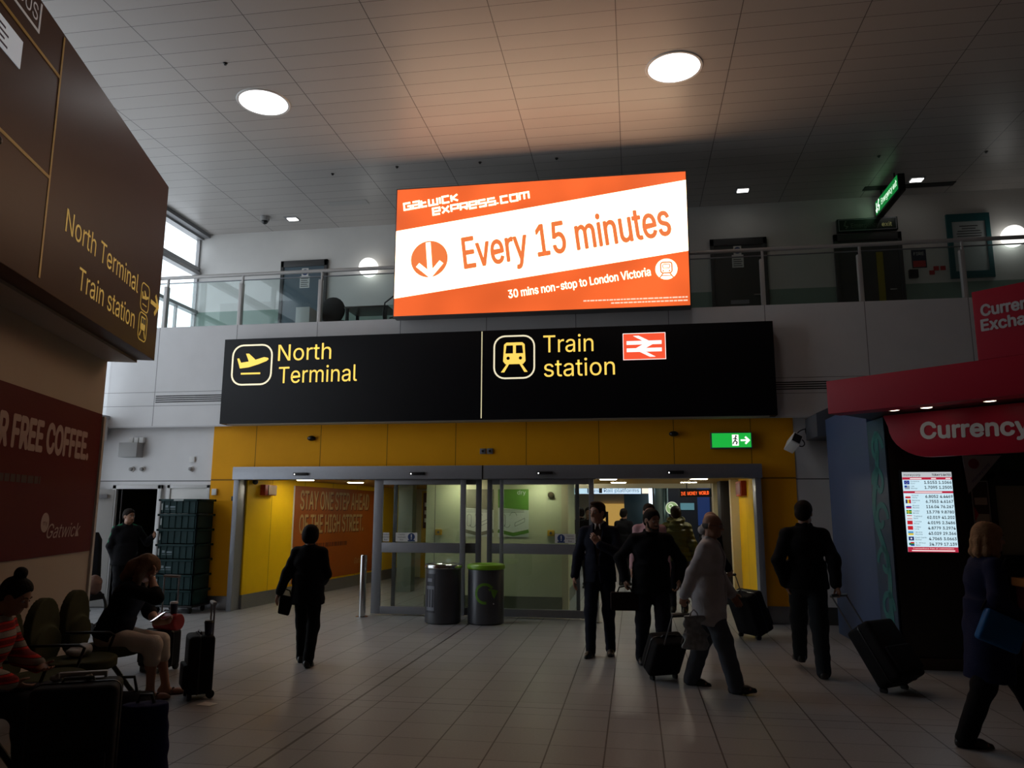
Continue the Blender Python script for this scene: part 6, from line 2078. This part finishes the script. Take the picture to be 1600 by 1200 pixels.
cup((-3.86, 6.68, .552), 'dark paper cup with black lid on the black suitcase')
cup((-4.83, 7.645, .592), 'navy paper cup with white lid on the red bag')
obj('ticket', B().add([(-3.80, 6.45, .003), (-3.66, 6.43, .003), (-3.63, 6.52, .004), (-3.77, 6.55, .006), (-3.80, 6.45, .0045), (-3.66, 6.43, .0045), (-3.63, 6.52, .0055), (-3.77, 6.55, .0075)],
                    [(3, 2, 1, 0), (4, 5, 6, 7), (0, 1, 5, 4), (1, 2, 6, 5), (2, 3, 7, 6), (3, 0, 4, 7)]), m_notice, label='scrap of white paper on the floor below the black suitcase', cat='paper')
hb = empty('rucksack', (-2.93, 4.42, 0), 'dark blue bag standing beside the big black suitcase in the corner', 'bag', rot=(0, 0, .4))
F = Field().drum((0, 0, .02), (0, 0, .52), (1, 0, 0), (.16, .12), (.13, .09), .05)
field_obj('body', F, cloth('cloth_deep_blue', (.010, .012, .06)), hb, .009, .003)
obj('strap', B().tube([(-.05, 0, .51), (-.03, 0, .57), (.03, 0, .57), (.05, 0, .51)], .01, 8), m_black, hb, smooth=True, local=True)
for p_, s_, c_, lb in (((-3.14, 3.90, .742), .028, (.25, .24, .22), 'crumpled pale wrapper on top of the big black suitcase, left one'), ((-2.99, 3.97, .742), .024, (.30, .25, .18), 'crumpled tan wrapper on top of the big black suitcase, right one')):
    F = Field().ell((0, 0, s_ * .7), (s_, s_ * .8, s_ * .7), None, .02).ell((s_ * .5, .01, s_), (s_ * .5, s_ * .5, s_ * .8), rotm(.5, .6), .02)
    hb = empty('wrapper', p_, lb, 'wrapper', 'wrappers on the big suitcase')
    field_obj('paper', F, mat('wrapper_%d' % int(c_[0] * 100), c_, .5), hb, .006, .008)


# ------------------------------------------------------------------ seats
m_olive = cloth('seat_olive', (.050, .052, .024), .85)


def seat_row(label, base, n, step, xs):
    """beam seats: n along step from the first back; out = towards the hall"""
    st = Vector(step)
    out = Vector((math.cos(math.radians(18)), math.sin(math.radians(18)), 0))
    d = Vector((-math.sin(math.radians(18)), math.cos(math.radians(18)), 0))
    t = empty('beam_seats', base, label, 'seats')
    b0 = Vector(base)
    R = np.array(Matrix((d, out, Vector((0, 0, 1)))).transposed())
    for i in range(n):
        c = st * i
        F = Field()
        a_ = c + Vector((0, 0, .70)) + out * .0
        F.drum(a_ - out * .035, a_ + out * .035, tuple(d), (.27, .25), (.27, .25), .03)
        F.drum(c + Vector((0, 0, .56)) + out * .0, c + Vector((0, 0, .56)) + out * .07, tuple(d), (.25, .16), (.25, .16), .04)
        field_obj('backrest', F, m_olive, t, .011)
        F = Field()
        p = c + out * .31 + Vector((0, 0, .43))
        F.drum(p - Vector((0, 0, .035)), p + Vector((0, 0, .035)), tuple(d), (.27, .26), (.27, .26), .04)
        F.drum(p - Vector((0, 0, .03)) + out * .08, p + Vector((0, 0, .03)) + out * .08, tuple(d), (.25, .20), (.25, .20), .04)
        field_obj('seat', F, m_olive, t, .011)
    e0, e1 = -d * .28, st * (n - 1) + d * .28
    o3 = out * .25 + Vector((0, 0, .36))
    obj('beam', B().tube([e0 + o3, e1 + o3], .03, 10), m_black, t, local=True)
    for q in (e0 * .4, st * (n - 1) + d * .12):
        obj('leg', B().tube([q + out * .25 + Vector((0, 0, .36)), q + out * .0 + Vector((0, 0, .02)), q - out * .08 + Vector((0, 0, .02))], .022, 8).tube([q + out * .25 + Vector((0, 0, .36)), q + out * .52 + Vector((0, 0, .02)), q + out * .58 + Vector((0, 0, .02))], .022, 8), m_black, t, local=True)
    for i in range(n - 1):
        q = st * (i + .5)
        obj('armrest', B().tube([q + out * .06 + Vector((0, 0, .62)), q + out * .42 + Vector((0, 0, .62)), q + out * .46 + Vector((0, 0, .60)), q + out * .40 + Vector((0, 0, .40))], .012, 8), m_black, t, smooth=True, local=True)
    return t


seat_row('row of olive padded beam seats along the beige wall under the red poster', (-4.418, 4.536, 0), 4, (-.204, .628, 0), None)
hb = empty('carrier_bag', (-4.56, 5.92, .465), 'crumpled white carrier bag on the seat behind the seated person', 'bag')
F = Field().ell((0, 0, .05), (.08, .11, .05), None, .03).ell((.02, .04, .07), (.05, .05, .04), None, .03)
field_obj('sack', F, mat('carrier_white', (.42, .42, .40), .5, bump=.5, bscale=30), hb, .009, .008)
hb = empty('holdall', (-3.86, 5.50, 0), 'black holdall on the floor between the two seated people', 'bag', rot=(0, 0, .3))
F = Field().drum((-.22, 0, .16), (.22, 0, .16), (0, 1, 0), (.15, .155), (.15, .155), .05)
field_obj('body', F, c_black, hb, .01, .004)
obj('handle', B().tube([(-.12, 0, .30), (-.09, 0, .42), (.09, 0, .42), (.12, 0, .30)], .012, 8), m_black, hb, smooth=True, local=True)

# wheelchair waiting by the open service door
t = empty('wheelchair', (-7.75, 10.1, 0), 'dark high-backed wheelchair with pale armrest beside the open service door', 'wheelchair')
obj('backrest', B().poly(plane((-7.85, 10.1, 0), (1, .2, 0)), [(-.02, .45), (.26, .45), (.22, 1.25), (.16, 1.36), (.06, 1.33), (.0, 1.2)], -.05, .05), c_black, t, bevel=.02)
obj('seat', B().box(-7.95, -7.5, 9.75, 10.15, .42, .5), c_black, t, bevel=.02)
obj('armrest', B().box(-7.90, -7.50, 9.78, 9.84, .86, .91), m_grey_plastic, t, bevel=.012)
obj('frame', B().tube([(-7.52, 9.81, .86), (-7.50, 9.81, .5), (-7.45, 9.8, .1)], .014, 8).tube([(-7.88, 9.81, .86), (-7.88, 9.81, .3)], .014, 8).tube([(-7.88, 9.81, .3), (-7.45, 9.81, .3)], .014, 8), m_alu, t, smooth=True)
for yy in (9.80, 10.2):
    obj('wheel', B().tube([(-7.78 + .27 * math.cos(a), yy, .29 + .27 * math.sin(a)) for a in [2 * PI * q / 32 for q in range(33)]], .018, 8), m_rubber, t, smooth=True)
    obj('caster', B().lathe([(.02, -.015), (.07, -.012), (.07, .012), (.02, .015)], (-7.42, yy, .07), 20, 'y'), m_rubber, t)
F = Field().ell((0, 0, .07), (.10, .09, .07), None, .02)
hb = empty('bundle', (-7.55, 9.98, .50), 'round brownish bundle lying on the wheelchair seat', 'bundle')
field_obj('cloth', Field().ell((0, 0, .13), (.10, .10, .14), None, .02), mat('bundle_brown', (.14, .07, .05), .8), hb, .009, .006)

# ------------------------------------------------------------------ the stack of crates on a dolly
m_crate = mat('crate_teal', (.004, .028, .030), .55, noise=.1, spec=.2)
m_crate2 = mat('crate_tag', (.30, .34, .34), .5)
cx0, cx1, cy0, cy1 = -7.92, -7.18, 11.86, 12.40
dl = empty('dolly', (-7.55, 12.13, 0), 'low black wheeled dolly under the stack of teal crates', 'dolly')
obj('deck', B().box(cx0, cx1, cy0, cy1, .10, .13), m_black, dl, bevel=.008)
for x in (cx0 + .08, cx1 - .08):
    for y in (cy0 + .08, cy1 - .08):
        obj('caster', B().lathe([(.015, -.016), (.048, -.014), (.048, .014), (.015, .016)], (x, y, .048), 20, 'x').box(x - .03, x + .03, y - .03, y + .03, .085, .10), m_rubber, dl)
words = ['bottom crate', 'second crate from the bottom', 'third crate from the bottom', 'middle crate', 'third crate from the top', 'second crate from the top', 'topmost crate']
hh = .248
for i in range(7):
    z = .13 + hh * i
    t = empty('crate', (-7.55, 12.13, z), words[i] + ' of the teal plastic stack by the white door', 'crate', 'teal crates in the stack')
    b = B().box(cx0 + .03, cx1 - .03, cy0 + .03, cy1 - .03, z, z + .012)
    b.box(cx0 + .03, cx1 - .03, cy0 + .03, cy0 + .045, z, z + hh - .03).box(cx0 + .03, cx1 - .03, cy1 - .045, cy1 - .03, z, z + hh - .03)
    b.box(cx0 + .03, cx0 + .045, cy0 + .03, cy1 - .03, z, z + hh - .03).box(cx1 - .045, cx1 - .03, cy0 + .03, cy1 - .03, z, z + hh - .03)
    bb_ = b
    b = B()
    z1 = z + hh
    b.box(cx0, cx1, cy0, cy0 + .045, z1 - .04, z1 - .004).box(cx0, cx1, cy1 - .045, cy1, z1 - .04, z1 - .004).box(cx0, cx0 + .045, cy0, cy1, z1 - .04, z1 - .004).box(cx1 - .045, cx1, cy0, cy1, z1 - .04, z1 - .004)
    obj('rim', b, m_crate, t, bevel=.004)
    for k in range(6):
        x = cx0 + .08 + k * (cx1 - cx0 - .16) / 5
        bb_.box(x - .006, x + .006, cy0 + .018, cy0 + .032, z + .01, z1 - .04)
    obj('body', bb_, m_crate, t)
    T = plane((cx0, cy0 + .028, z), (1, 0, 0))
    obj('tag', B().rect(T, .045, .06, .075, .17, 0, .004), m_crate2, t)
    if i == 6:
        obj('handle_slot', B().rect(plane((cx0, cy0, z1), (1, 0, 0)), .28, -.037, .46, -.008, 0, .003), m_crate2, t)
    if i in (2, 3, 6):
        obj('print', B().rect(T, .12, .10, .17, .14, .003, .005).rect(T, .19, .10, .30, .125, .003, .005).rect(T, .12, .07, .30, .08, .003, .005), mat('crate_print', (.16, .22, .25), .5), t)
